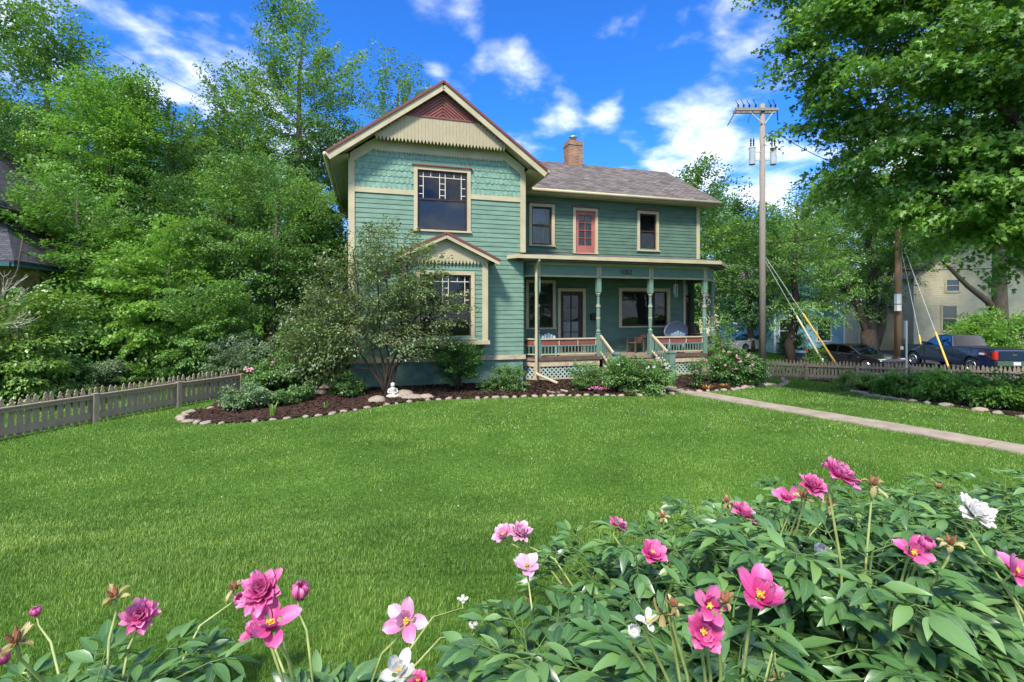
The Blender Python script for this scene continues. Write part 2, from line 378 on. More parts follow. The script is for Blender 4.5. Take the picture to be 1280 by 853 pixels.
class Fr:
    """wall frame: u along the wall, off outwards, z up"""
    def __init__(s, o, d):
        L = math.hypot(*d); s.o = o; s.d = (d[0]/L, d[1]/L); s.n = (s.d[1], -s.d[0])
    def p(s, u, off, z): return (s.o[0]+s.d[0]*u+s.n[0]*off, s.o[1]+s.d[1]*u+s.n[1]*off, z)
    def box(s, mb, u0, u1, a0, a1, z0, z1):
        P = [s.p(u0,a1,z0), s.p(u1,a1,z0), s.p(u1,a0,z0), s.p(u0,a0,z0), s.p(u0,a1,z1), s.p(u1,a1,z1), s.p(u1,a0,z1), s.p(u0,a0,z1)]
        return mb.add(P, [(0,3,2,1),(4,5,6,7),(0,1,5,4),(1,2,6,5),(2,3,7,6),(3,0,4,7)])
    def quad(s, mb, u0, u1, off, z0, z1):
        return mb.add([s.p(u0,off,z0), s.p(u1,off,z0), s.p(u1,off,z1), s.p(u0,off,z1)], [(0,1,2,3)])
def front(v): return Fr((0, v), (1, 0))
FG, FM, FB = front(0), front(2.1), front(-.6)

def siding(mb, fr, u0, u1, z0, z1, pitch, holes=(), proud=.024, top=None):
    z = z0
    while z < z1 - .01:
        zt = min(z + pitch, z1); cuts = [(u0, u1)]
        if top: cuts = [top(zt)] if top(zt) else []
        for (a, b, c, d) in holes:
            if c < (z + zt) / 2 < d:
                nc = []
                for (s0, s1) in cuts:
                    if b <= s0 or a >= s1: nc.append((s0, s1)); continue
                    if a > s0: nc.append((s0, a))
                    if b < s1: nc.append((b, s1))
                cuts = nc
        for (s0, s1) in cuts:
            # random butt joints keep the boards from reading as one printed sheet
            seg = [s0]
            while s1 - seg[-1] > 3.2: seg.append(seg[-1] + R.uniform(1.6, 3.0))
            seg.append(s1)
            for a, b in zip(seg, seg[1:]):
                j = R.uniform(-.0012, .0012)
                mb.add([fr.p(a, proud+j, z), fr.p(b-.003, proud+j, z), fr.p(b-.003, .004, zt+.012), fr.p(a, .004, zt+.012)], [(0,1,2,3)])
                mb.add([fr.p(a, 0, z), fr.p(b, 0, z), fr.p(b, proud+j, z), fr.p(a, proud+j, z)], [(0,1,2,3)])
        z = zt

def window(parent, fr, u0, u1, z0, z1, style='hung', cw=.12, cap=True, name='window', sash='sash', lower=None, cames=False, sillh=.06):
    c = MB()
    fr.box(c, u0, u0+cw, -.06, .055, z0+sillh, z1); fr.box(c, u1-cw, u1, -.06, .055, z0+sillh, z1)
    fr.box(c, u0+cw, u1-cw, -.06, .052, z1-cw, z1); fr.box(c, u0-.03, u1+.03, -.06, .09, z0, z0+sillh)
    w = c.build(name, M['cream'], parent)
    a0, a1, b0, b1 = u0+cw, u1-cw, z0+sillh, z1-cw
    if cap:
        k = MB(); fr.box(k, u0-.05, u1+.05, 0, .10, z1+.002, z1+.045); k.build('window_cap', M['red'], w)
    s = MB(); t = .055; zm = b0 + (b1-b0)*.52
    rails = [(a0, a0+t, b0, b1), (a1-t, a1, b0, b1), (a0+t, a1-t, b0, b0+t*1.2), (a0+t, a1-t, b1-t, b1)]
    if style in ('hung', 'leaded'): rails.append((a0+t, a1-t, zm-.03, zm+.03))
    if style == 'mullion': rails += [(a0+(a1-a0)*.70, a0+(a1-a0)*.70+.09, b0+t, b1-t), (a0+(a1-a0)*.70+.09, a1-t, zm-.02, zm+.02)]
    if style == 'door':
        t2 = .15; rails = [(a0, a0+t2, b0, b1), (a1-t2, a1, b0, b1), (a0+t2, a1-t2, b0, b0+.32), (a0+t2, a1-t2, b1-.17, b1)]
        g0, g1, h0, h1 = a0+t2, a1-t2, b0+.32, b1-.17
        rails.append(((g0+g1)/2-.012, (g0+g1)/2+.012, h0, h1))
        for i in range(1, 4): rails.append((g0, g1, h0+(h1-h0)*i/4-.012, h0+(h1-h0)*i/4+.012))
    for r in rails: fr.box(s, r[0], r[1], -.075+.001*(r[0] % 1), -.02+.002*(r[0] % 1), r[2], r[3])
    s.build('door_leaf' if style == 'door' else 'sash', M[sash], w)
    g = MB(); fr.quad(g, a0+.01, a1-.01, -.055, b0+.01, b1-.01); g.build('pane', M['glass'], w)
    if cames:
        l = MB(); ca0, ca1, cz0, cz1 = a0+t, a1-t, zm+.04, b1-t; W_, H_ = ca1-ca0, cz1-cz0
        def hb(x0, x1, z): fr.box(l, ca0+W_*x0, ca0+W_*x1, -.045, -.03, cz0+H_*z-.011, cz0+H_*z+.011)
        def vb(x, z0_, z1_): fr.box(l, ca0+W_*x-.011, ca0+W_*x+.011, -.046, -.029, cz0+H_*z0_, cz0+H_*z1_)
        for x in (.09, .44, .56, .91): vb(x, 0, 1)
        hb(0, 1, .82)
        for z in (.15, .45): hb(0, .09, z); hb(.91, 1, z)
        for z in (.12, .35, .58): hb(.44, .56, z)
        for x in (.25, .75): vb(x, .82, 1)
        l.build('leaded_glass', M['lead'], w)
    if lower:
        mk, lo, hi = lower
        k = MB(); n = 24
        L0, L1, Z0, Z1 = a0+.02, a1-.02, b0+(b1-b0)*lo, b0+(b1-b0)*hi
        for i in range(n):
            x0, x1 = L0+(L1-L0)*i/n, L0+(L1-L0)*(i+1)/n
            d0, d1 = -.095+.012*math.sin(i*1.9)*(mk == 'curtain'), -.095+.012*math.sin((i+1)*1.9)*(mk == 'curtain')
            k.add([fr.p(x0, d0, Z0), fr.p(x1, d1, Z0), fr.p(x1, d1, Z1), fr.p(x0, d0, Z1)], [(0,1,2,3)])
        k.build('curtain' if mk == 'curtain' else 'roller_blind', M[mk], w)
    return w

holes = {}
# --- openings (casing outer edges)
GW = (2.02, 3.94, 5.19, 7.37); W1 = (6.74, 7.83, 5.14, 6.86); UD = (8.64, 9.76, 4.90, 6.80); W2 = (11.61, 12.66, 5.10, 6.84)
PW = (6.60, 7.87, 1.80, 3.78); PD = (7.97, 9.20, .82, 3.46); BW = (10.73, 13.22, 1.83, 3.52)
def hole(w): return (w[0]+.07, w[1]-.07, w[2]+.04, w[3]-.08)

# --- walls
w = MB(); siding(w, FG, .02, 5.85, .98, 6.37, .158, [hole(GW), (1.7, 4.25, 1.2, 4.1)]); w.build('wall', M['teal'], house)
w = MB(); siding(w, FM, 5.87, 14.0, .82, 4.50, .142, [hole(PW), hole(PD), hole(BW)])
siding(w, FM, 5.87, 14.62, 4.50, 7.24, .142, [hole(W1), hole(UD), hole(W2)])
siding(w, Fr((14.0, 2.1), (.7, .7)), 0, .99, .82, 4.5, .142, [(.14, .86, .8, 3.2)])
w.build('wall', M['teal_shaded'], house)
w = MB()
siding(w, Fr((0, 9.2), (0, -1)), 0, 9.2, .98, 7.4, .158)                                  # left side
siding(w, Fr((5.87, 0), (0, 1)), 0, 2.1, .98, 7.4, .158)                                  # right return of the gable wing
side_top = lambda z: (0.3, 7.1) if z < 7.2 else ((.3+(z-7.2)/.6, 7.1-(z-7.2)/.6) if z < 9.1 else None)
siding(w, Fr((14.7, 2.1), (0, 1)), .3, 7.1, .82, 9.2, .158, top=side_top)
siding(w, Fr((14.7, 9.2), (-1, 0)), 0, 14.7, .82, 7.2, .158)
w.build('wall', M['teal'], house)
# solid core, painted near black for the unlit rooms behind the glass
w = MB(); w.box(.45, 5.4, .5, 8.8, .1, 7.3); w.box(5.3, 13.6, 2.62, 8.8, .1, 7.1); w.box(13.6, 14.3, 3.2, 8.8, .1, 7.1); w.box(13.6, 14.3, 2.5, 3.3, 4.6, 7.1); w.build('room_shade_core', M['dark'], house)
# foundation
w = MB(); w.box(.03, 5.84, .03, 9.1, -.4, .83); w.box(5.84, 14.65, 2.13, 9.1, -.4, .8)
w.build('foundation', M['foundation'], house)
w = MB(); FG.box(w, -.03, 5.92, 0, .045, .83, .985); w.box(-.045, 0, 0, 9.2, .83, .985); w.build('water_table', M['peel'], house)
# corner boards, belt course, frieze
w = MB(); FG.box(w, -.01, .15, 0, .05, .985, 7.45); w.box(-.045, -.009, -.05, .12, .985, 7.4); w.build('corner_board', M['cream'], house)
w = MB(); FG.box(w, 5.72, 5.88, 0, .05, 4.6, 7.45); w.box(5.879, 5.915, -.05, .12, 4.6, 7.4); w.build('corner_board', M['cream'], house)
w = MB(); FM.box(w, 14.58, 14.72, 0, .045, 4.5, 7.2); w.box(14.719, 14.745, 2.055, 2.2, 4.5, 7.2); w.build('corner_board', M['cream'], house)
w = MB(); FM.box(w, 13.9, 14.0, 0, .045, .82, 4.2); w.build('corner_board', M['cream'], house)
for a_, b_ in ((.151, 2.019), (3.941, 5.719)):
    w = MB(); FG.box(w, a_, b_, 0, .045, 6.37, 6.54); w.build('belt_course', M['cream'], house)
# fish-scale shingles
UND = lambda u: 9.76 - abs(u - 2.93) * .735
w = MB(); row = 0; z = 6.55
while z < 7.8:
    pw = .165; u = .15 - (row % 2) * pw * .5
    while u < 5.74:
        a, b = max(u+.003, .15), min(u+pw-.003, 5.72)
        flat = (int((u + 9) / pw) // 4) % 3 == 2 and row % 2
        if b - a > .02 and not (a < 3.9 and b > 2.06 and z < 7.3) and z + .2 < UND(min(a, 5.86-b)) + .05:
            ht, r = .235, (b-a)/2; pts = []
            if flat: pts = [(a, z-.01), (b, z-.01)]
            else:
                for k in range(7):
                    t = PI + PI*k/6; pts.append(((a+b)/2+r*math.cos(t), z+.035+.06*math.sin(t)))
            pr = .03 + R.uniform(-.003, .003)
            F0 = [FG.p(x, pr, zz) for x, zz in pts] + [FG.p(b, .008, z+ht), FG.p(a, .008, z+ht)]
            w.add(F0, [tuple(range(len(F0)))])
            B0 = [FG.p(x, 0, zz) for x, zz in pts]; n = len(pts)
            w.add(F0[:n] + B0, [(i, n+i, n+i+1, i+1) for i in range(n-1)])
        u += pw
    z += .205; row += 1
w.build('scalloped_shingle_panel', M['teal_light'], house)
w = MB(); FG.quad(w, .1, 2.06, .003, 6.5, 7.75); FG.quad(w, 3.9, 5.77, .003, 6.5, 7.75); FG.quad(w, 2.06, 3.9, .003, 7.27, 7.75); w.build('sheathing', M['teal_light'], house)
# cream arch band that follows the gable
w = MB()
w.prism([(.0, 7.36), (.16, 7.36), (.72, 7.78), (5.14, 7.78), (5.71, 7.36), (5.87, 7.36), (5.87, 7.60), (5.05, 8.18), (.81, 8.18), (.0, 7.60)], -.06, .0)
for i in range(46):
    a = .78 + i * (4.3/46); b = a + 4.3/46
    w.prism([(a, 7.785), (b, 7.785), ((a+b)/2, 7.70)], -.058, -.02)
w.build('gable_band', M['cream'], house)
w = MB(); w.prism([(.0, 7.58), (.81, 8.17), (5.05, 8.17), (5.87, 7.58), (5.87, UND(5.87)), (2.93, 9.76), (.0, UND(0))], -.02, .02); w.build('gable_wall', M['cream_board'], house)
# projecting toothed panel + burgundy chevron peak
w = MB()
n = 38; a0, a1 = .78, 5.08
for i in range(n):
    a, b = a0 + (a1-a0)*i/n, a0 + (a1-a0)*(i+1)/n - .004
    top = min(8.87, UND((a+b)/2) - .01)
    zb = 8.10
    w.prism([(a, zb), (b, zb), (b, top), (a, top)], -.42, -.385)
    w.prism([(a+.004, zb), ((a+b)/2, zb-.12), (b-.004, zb)], -.42, -.385)
w.prism([(a0, 8.10), (a1, 8.10), (a1, UND(a1)-.02), (4.12, 8.86), (1.74, 8.86), (a0, UND(a0)-.02)], -.384, -.37)
w.build('toothed_gable_panel', M['cream_board'], house)
w = MB(); w.prism([(1.72, 8.87), (4.14, 8.87), (2.93, 9.755)], -.40, -.36)
w.build('gable_peak', M['red'], house)
w = MB()
w.box(1.66, 4.20, -.445, -.40, 8.845, 8.895)
for k in range(8):
    h = .80 - k*.105
    if h < .06: break
    zt = 8.90 + h
    half = min(h / .735, 1.15)
    for sgn in (-1, 1):
        A = (2.93, -.412, zt-.03); B = (2.93+sgn*half, -.412, zt-.03-half*.735)
        w.bar(A, B, .03, .055, up=(0, 0, 1))
w.build('chevron_moulding', M['red_light'], house)

def slab(mb, A, B, C, D, th):
    """roof slope: A-B eave, D-C ridge (A below D); uv in metres"""
    A, B, C, D = map(Vector, (A, B, C, D)); t = Vector((0, 0, -th))
    L, S = (B-A).length, (D-A).length
    off = (D-A).dot((B-A).normalized())
    offc = (C-A).dot((B-A).normalized())
    mb.uvquad([A, B, C, D], [(0, 0), (L, 0), (offc, S), (off, S)])
    mb.add([A+t, B+t, C+t, D+t], [(3, 2, 1, 0)])
    for P, Q in ((A, B), (B, C), (C, D), (D, A)): mb.add([P, Q, Q+t, P+t], [(3, 2, 1, 0)])
# main roof (behind the gable wing)
w = MB()
slab(w, (5.3, 1.55, 7.36), (15.4, 1.55, 7.36), (15.4, 5.6, 9.75), (5.3, 5.6, 9.75), .1)
slab(w, (15.4, 9.65, 7.36), (5.3, 9.65, 7.36), (5.3, 5.6, 9.75), (15.4, 5.6, 9.75), .1)
mr_ = w.build('roof', M['shingles'], house)
# gable-wing roof
w = MB()
slab(w, (-.62, 9.7, 7.42), (-.62, -.58, 7.42), (2.93, -.58, 10.02), (2.93, 9.7, 10.02), .12)
slab(w, (6.48, -.58, 7.42), (6.48, 9.7, 7.42), (2.93, 9.7, 10.02), (2.93, -.58, 10.02), .12)
gr_ = w.build('roof', M['shingles'], house)
# rake boards, fascias, soffits and gutters
w = MB()
for sgn in (-1, 1):
    for (yy, th, dz) in ((-.60, .05, -.17),):
        w.bar((2.93, yy, 10.02+dz), (2.93+sgn*3.55, yy, 7.42+dz), .05, .2)
    A, B = (2.93, -.58, 9.83), (2.93+sgn*3.45, -.58, 7.30)
    w.add([A, B, (B[0], 0, B[2]), (A[0], 0, A[2])], [(0,1,2,3)])
    w.box(2.93+sgn*3.5-.03, 2.93+sgn*3.5+.03, -.575, 9.7, 7.22, 7.38)
    w.add([(2.93+sgn*3.5, -.57, 7.24), (2.93+sgn*3.5, 9.7, 7.24), (2.93+sgn*2.95, 9.7, 7.42), (2.93+sgn*2.95, -.57, 7.42)], [(0,1,2,3)])
w.build('rake_board', M['cream'], house)
w = MB()
for sgn in (-1, 1): w.bar((2.93, -.64, 10.0), (2.93+sgn*3.58, -.64, 7.40), .06, .075)
w.build('rake_moulding', M['red'], house)
w = MB(); w.box(5.95, 15.38, 1.56, 1.60, 7.16, 7.30); w.box(5.95, 15.35, 1.6, 2.1, 7.17, 7.20)
for x in (15.36,):
    w.bar((x, 1.56, 7.23), (x, 5.6, 9.62), .05, .16); w.bar((x, 9.65, 7.23), (x, 5.6, 9.62), .05, .16)
w.build('eave_board', M['cream'], house)
for P_ in ([(6.5, 1.50, 7.27), (15.42, 1.50, 7.27)], [(-.70, -.6, 7.34), (-.70, 9.7, 7.30)], [(6.56, -.6, 7.34), (6.56, 1.5, 7.33)]):
    w = MB(); w.tube(P_, .07, 8); w.build('gutter', M['cream'], house, smooth=True)
# side gable closing wall behind
w = MB(); w.prism([(2.05, 7.1), (9.2, 7.1), (5.6, 9.66)], 14.55, 14.66, axis='x'); w.build('gable_wall', M['teal'], house)
w = MB(); w.prism([(.02, 7.2), (5.85, 7.2), (2.93, 9.8)], 9.0, 9.15); w.build('gable_wall', M['teal'], house)
# chimney
w = MB(); w.box(9.80, 10.55, 5.28, 5.95, 9.2, 10.52); w.box(9.78, 10.57, 5.26, 5.97, 10.56, 10.66); w.box(9.80, 10.55, 5.28, 5.95, 10.66, 10.78)
ch = w.build('chimney', M['brick'], house)
w = MB(); w.lathe((10.17, 5.6), [(.13, 10.75), (.13, 10.98), (.2, 11.0), (.2, 11.06), (.04, 11.12)], 12); w.build('flue_cap', M['metal'], ch, smooth=True)

# --- windows and doors
window(house, FG, *GW, style='leaded', lower=('blind', .0, .5), cames=True)
window(house, FM, *W1, lower=('curtain', 0, .98))
window(house, FM, *UD, style='door', sash='rose', lower=('curtain', .1, .95), name='upstairs_door', sillh=.03)
window(house, FM, *W2, lower=('curtain', 0, .48))
window(house, FM, *PW, sash='sash', cap=False)
window(house, FM, *PD, style='door', sash='sash', name='front_door', sillh=.03, lower=('curtain', .12, .5))
window(house, FM, *BW, style='mullion', cap=False, cw=.14)
FC = Fr((14.0, 2.1), (.7, .7)); w = MB(); FC.box(w, .1, .9, -.03, .02, .85, 3.15)
sd = w.build('side_door', M['red'], house)
w = MB(); FC.box(w, .25, .75, .02, .03, 1.9, 2.95); w.build('pane', M['glass'], sd)

# --- bay window
bay = MB()
siding(bay, FB, 1.62, 4.34, 1.55, 4.1, .155, [(2.04+.06, 3.95-.06, 1.7, 3.83-.08)])
siding(bay, Fr((4.36, -.6), (0, 1)), 0, .6, 1.55, 4.1, .155); siding(bay, Fr((1.6, 0), (0, -1)), 0, .6, 1.55, 4.1, .155)
bay = bay.build('bay_window', M['teal'], house)
w = MB()
FB.box(w, 1.6, 1.75, 0, .05, 1.55, 4.12); FB.box(w, 4.21, 4.36, 0, .05, 1.55, 4.12); w.box(4.361, 4.405, -.65, -.48, 1.55, 4.12); w.box(4.361, 4.405, -.14, 0, 1.55, 4.12)
w.box(1.5, 4.46, -.70, 0, 1.42, 1.55); w.box(1.55, 4.41, -.66, 0, 4.10, 4.16)
w.build('bay_trim', M['cream'], bay)
w = MB()
A = [(1.62, -.6), (4.34, -.6), (4.34, 0), (1.62, 0)]; B = [(1.95, -.2), (4.1, -.2), (4.1, 0), (1.95, 0)]
w.add([(x, y, 1.42) for x, y in A] + [(x, y, 1.0) for x, y in B], [(4,5,1,0), (5,6,2,1), (6,7,3,2), (7,4,0,3), (4,7,6,5)])
w.build('bay_bracket', M['teal_shaded'], bay)
w = MB(); w.box(2.2, 3.8, -.1, -.05, 1.8, 3.7); w.build('bay_shade_panel', M['dark'], bay)  # dark panel stands in for the unlit room behind the bay glass
w = MB(); APX = 2.98
for sgn in (-1, 1):
    e = (APX+sgn*1.78)
    if sgn < 0: slab(w, (e, .0, 4.22), (e, -.88, 4.22), (APX, -.88, 5.05), (APX, .0, 5.05), .06)
    else: slab(w, (e, -.88, 4.22), (e, .0, 4.22), (APX, .0, 5.05), (APX, -.88, 5.05), .06)
w.build('bay_roof', M['shingles'], bay)
w = MB()
for sgn in (-1, 1): w.bar((APX, -.91, 5.03), (APX+sgn*1.8, -.91, 4.19), .05, .07)
w.build('bay_rake_moulding', M['red'], bay)
w = MB()
for sgn in (-1, 1): w.bar((APX, -.885, 4.93), (APX+sgn*1.76, -.885, 4.11), .05, .13)
w.prism([(APX-1.5, 4.18), (APX+1.5, 4.18), (APX, 4.9)], -.70, -.66)
n = 24
for i in range(n):
    a = APX-1.38+2.76*i/n; b = a+2.76/n-.006
    w.prism([(a, 4.18), ((a+b)/2, 4.04), (b, 4.18)], -.70, -.67)
w.build('bay_pediment', M['cream'], bay)
window(bay, FB, 2.04, 3.95, 1.57, 3.83, style='leaded', lower=None, cames=True, cap=False)
for o in list(bay.children):
    if o.name.startswith('window'):
        for c in list(o.children): c.parent = bay; 

# --- porch
porch = MB()
PATH = [(5.93, .55), (6.40, .08), (8.80, .08), (11.0, .08), (13.45, .08), (14.62, 1.1), (14.74, 2.75)]
FL = [(5.86, .45), (6.33, -.02), (13.5, -.02), (14.72, 1.05), (14.8, 2.8), (14.0, 2.1), (5.86, 2.1)]
porch.prism(FL, .74, .82, axis='z')
porch = porch.build('porch', M['floorboards'], house)
EDGE = [(5.28, -.06), (5.52, -.42), (13.80, -.42), (15.15, .85), (15.2, 2.95)]
INN = [(5.87, -.06), (5.9, 2.1), (14.7, 2.1), (14.7, 2.95)]
w = MB(); ze, zi = 4.47, 4.86
def sl(a, b, c, d, zc=zi, zd=zi):
    mbv = [(a[0], a[1], ze), (b[0], b[1], ze), (c[0], c[1], zc), (d[0], d[1], zd)]
    L = math.dist(a, b); S = math.hypot(d[0]-a[0], d[1]-a[1]); w.uvquad(mbv, [(0, 0), (L, 0), (L, S), (0, S)])
sl(EDGE[1], EDGE[2], INN[2], INN[1]); sl(EDGE[2], EDGE[3], (14.72, 2.11), (14.7, 2.1)); sl(EDGE[3], EDGE[4], INN[3], (14.7, 2.1)); sl(EDGE[0], EDGE[1], INN[1], INN[0], zi, 4.6)
w.build('porch_roof', M['shingles'], porch)
w = MB(); w.prism([(5.7, .3), (5.75, -.35), (13.75, -.35), (15.05, .9), (15.1, 2.9), (14.6, 2.8), (14.0, 2.1), (5.9, 2.1)], 4.29, 4.33, axis='z'); w.build('porch_ceiling', M['teal_shaded'], porch)
w = MB(); w2 = MB()
for a, b in zip(EDGE, EDGE[1:]):
    a, b = Vector((*a, 0)), Vector((*b, 0)); d = (b-a).normalized()*.03
    w.bar(a-d+Vector((0, 0, 4.42)), b+d+Vector((0, 0, 4.42)), .09, .13)
for a, b in (((5.65, -.05), (5.78, -.28)), ((5.78, -.28), (13.72, -.28)), ((13.72, -.28), (14.98, .92)), ((14.98, .92), (15.02, 2.9))):
    w2.bar((*a, 4.33), (*b, 4.33), .07, .10)
w.build('porch_gutter', M['cream'], porch); w2.build('porch_cornice', M['red'], porch)
# frieze
w = MB(); t = MB()
for a, b in zip(PATH, PATH[1:]):
    fr = Fr(a, (b[0]-a[0], b[1]-a[1])); L = math.dist(a, b)
    fr.box(t, 0, L, -.06, .055, 3.80, 4.24)
    fr.box(w, -.03, L+.03, -.07, .08, 4.20, 4.29); fr.box(w, -.03, L+.03, -.08, .085, 3.77, 3.83)
    fr.box(w, -.02, .09, -.075, .078, 3.83, 4.20); fr.box(w, L-.09, L+.02, -.075, .078, 3.83, 4.20)
t.build('porch_frieze', M['teal_trim'], porch); w.build('frieze_moulding', M['cream'], porch)
# posts
for i, (x, y) in enumerate(PATH):
    if i == 6: continue
    w = MB(); s = .085
    w.box(x-s, x+s, y-s, y+s, .82, 1.66); w.box(x-s, x+s, y-s, y+s, 3.22, 3.77)
    w.lathe((x, y), [(.075, 1.66), (.05, 1.70), (.085, 1.74), (.085, 1.80), (.055, 1.86), (.068, 1.92), (.078, 2.3), (.07, 2.62), (.085, 2.68), (.085, 2.74), (.055, 2.80), (.05, 3.06), (.075, 3.12), (.05, 3.17), (.08, 3.22)], 12)
    p = w.build('porch_post', M['teal_trim'], porch)
for (x, y) in PATH[:6]:
    for z0, z1, r in ((1.68, 1.70, .09), (2.25, 2.29, .084), (2.69, 2.73, .09), (3.16, 3.19, .084)):
        w = MB(); w.lathe((x, y), [(r, z0), (r, z1)], 12); w.build('post_ring', M['cream'], porch)
# railing spans
def rail(a, b, panel=True):
    fr = Fr(a, (b[0]-a[0], b[1]-a[1])); L = math.dist(a, b); s = .09
    w = MB(); fr.box(w, s, L-s, -.05, .05, 1.49, 1.54); w.build('handrail', M['cream'], porch)
    w = MB(); fr.box(w, s, L-s, -.035, .035, .94, .98); w.build('bottom_rail', M['cream'], porch)
    w = MB(); fr.box(w, s, L-s, -.02, .022, 1.245, 1.285)
    nb = max(3, int((L-2*s)/.125))
    for i in range(nb):
        u = s + (L-2*s)*(i+.5)/nb; fr.box(w, u-.016, u+.016, -.016, .017, .98, 1.245)
    w.build('balustrade', M['teal_trim'], porch)
    np_ = max(1, round(L/.95)); wd = (L-2*s)/np_
    for i in range(np_):
        u0, u1 = s+wd*i+.03, s+wd*(i+1)-.03
        w = MB()
        pts = [(u0, 1.487), (u0, 1.36), (u0+.05, 1.30), (u0+.12, 1.29), (u1-.12, 1.29), (u1-.05, 1.30), (u1, 1.36), (u1, 1.487)]
        n = len(pts); P = [fr.p(x, .012, z) for x, z in pts] + [fr.p(x, -.012, z) for x, z in pts]
        w.add(P, [tuple(range(n)), tuple(range(2*n-1, n-1, -1))] + [(k, n+k, n+(k+1) % n, (k+1) % n) for k in range(n)])
        w.build('rail_panel', M['red_light'], porch)
    for i in range(np_+1):
        w = MB(); u = min(max(s+wd*i, s+.02), L-s-.02); fr.box(w, u-.018, u+.018, -.02, .02, 1.285, 1.49)
        w.build('rail_stile', M['cream'], porch)
for i in (0, 1, 3, 4, 5): rail(PATH[i], PATH[i+1])
# skirt, lattice, floor edge
for i in (0, 1, 3, 4, 5):
    wE, wS, wL, wD = MB(), MB(), MB(), MB()
    a, b = PATH[i], PATH[i+1]; fr = Fr(a, (b[0]-a[0], b[1]-a[1])); L = math.dist(a, b)
    fr.box(wE, -.03, L+.03, -.02, .115, .745, .855)
    fr.box(wS, -.02, L+.02, -.01, .07, .53, .745); fr.box(wS, -.01, .1, -.01, .06, .0, .53); fr.box(wS, L-.1, L+.01, -.01, .062, .0, .53); fr.box(wS, .1, L-.1, -.01, .055, .0, .09)
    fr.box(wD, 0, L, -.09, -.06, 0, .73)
    x = -.5
    while x < L:
        for sg in (1, -1):
            p0, p1 = (x, .09), (x+.44, .53)
            if sg < 0: p0, p1 = (x, .53), (x+.44, .09)
            t0 = max(0, (.1-p0[0])/.44); t1 = min(1, (L-.1-p0[0])/.44)
            if t1 > t0:
                q0 = (p0[0]+.44*t0, p0[1]+(p1[1]-p0[1])*t0); q1 = (p0[0]+.44*t1, p0[1]+(p1[1]-p0[1])*t1)
                o = .02 if sg > 0 else .03
                wL.bar(fr.p(q0[0], o, q0[1]), fr.p(q1[0], o, q1[1]), .008, .05, up=(0, 0, 1))
        x += .165
    wE.build('floor_edge', M['wood_dark'], porch); wS.build('porch_skirt', M['peel'], porch); wL.build('lattice', M['lattice'], porch); wD.build('porch_shade_panel', M['dark'], porch)  # dark panel behind the lattice is painted for the shade under the porch
# steps, newels and stair rails
w = MB()
for k in range(4): w.box(8.95, 10.92, .0-.29*(k+1), .0-.29*k+.02, -.1, .66-.165*k)
w.box(8.93, 10.94, -.33, .02, .655, .70)
w.build('steps', M['floorboards'], porch)
for x in (8.86, 11.03):
    w = MB(); w.box(x-.115, x+.115, -1.33, -1.10, -.1, 1.02); w.build('newel_post', M['teal_trim'], porch)
    w = MB(); w.box(x-.14, x+.14, -1.355, -1.075, 1.02, 1.06); w.box(x-.09, x+.09, -1.305, -1.125, 1.06, 1.09); w.build('newel_cap', M['teal_trim'], porch)
    w = MB(); w.bar((x, .0, 1.60), (x, -1.12, .97), .07, .07); w.build('stair_handrail', M['cream'], porch)
    w = MB(); w.bar((x, .0, 1.0), (x, -1.12, .35), .06, .06); w.build('stair_bottom_rail', M['cream'], porch)
    w = MB()
    for k in range(7):
        y = -.1-.145*k; zt = 1.58 + y*.5625
        w.box(x-.016, x+.016, y-.016, y+.016, zt-.60, zt)
    w.build('stair_balustrade', M['teal_trim'], porch)
# downspout
w = MB(); w.tube([(6.30, -.42, 4.40), (6.30, -.40, 4.30), (6.29, -.16, 4.08), (6.29, -.12, 3.9), (6.29, -.12, .36), (6.33, -.20, .28), (6.78, -.95, .06)], .05, 8)
w.build('downspout', M['cream'], porch)
# number
cu = bpy.data.curves.new('house_number', 'FONT'); cu.body = '1002'; cu.size = .27; cu.extrude = .006; cu.align_x = 'CENTER'
no = bpy.data.objects.new('house_number', cu); COL.objects.link(no); no.parent = porch; no.location = (9.92, .015, 3.91); no.rotation_euler = (PI/2, 0, 0)
cu.materials.append(M['sash'])
bpy.context.view_layer.update(); me_ = bpy.data.meshes.new_from_object(no); nm_ = link_mesh('house_number', me_, None, porch); nm_.location = no.location; nm_.rotation_euler = no.rotation_euler; bpy.data.objects.remove(no); nm_.name = 'house_number'
# mailbox
w = MB(); w.box(9.42, 9.70, 1.93, 2.07, 2.15, 2.38); w.prism([(9.40, 2.38), (9.72, 2.38), (9.72, 2.40), (9.56, 2.44), (9.40, 2.40)], 1.92, 2.07)
w.build('wall_mailbox', M['black'], house)

# --- things on the porch
def wicker(loc, rz):
    e = empty('wicker_chair', hw(*loc[:2], loc[2]), TH+rz, 'round backed grey wicker chair behind the right porch railing', 'chair')
    b = MB(); n, m = 24, 8
    P = []
    for i in range(m+1):
        r = i/m
        for k in range(n):
            a = 2*PI*k/n
            P.append((.80*r*math.cos(a), .20-.22*(r**2)+.0, .84+.42*r*math.sin(a)))
    b.add(P, [(i*n+k, i*n+(k+1) % n, (i+1)*n+(k+1) % n, (i+1)*n+k) for i in range(m) for k in range(n)])
    b.build('backrest', M['wick'], e, smooth=True)
    r = MB(); r.tube([(.80*math.cos(2*PI*k/24), -.02, .84+.42*math.sin(2*PI*k/24)) for k in range(25)], .03, 6); r.build('rim', M['wick'], e, smooth=True)
    s = MB(); s.lathe((0, -.05), [(.1, .36), (.38, .38), (.42, .44), (.3, .47)], 20); s.build('seat', M['wick'], e, smooth=True)
    for a in (45, 135, 225, 315):
        l = MB(); l.tube([(.3*math.cos(rad(a)), -.05+.3*math.sin(rad(a)), .4), (.34*math.cos(rad(a)), -.05+.34*math.sin(rad(a)), 0)], .022, 6); l.build('leg', M['wick'], e)
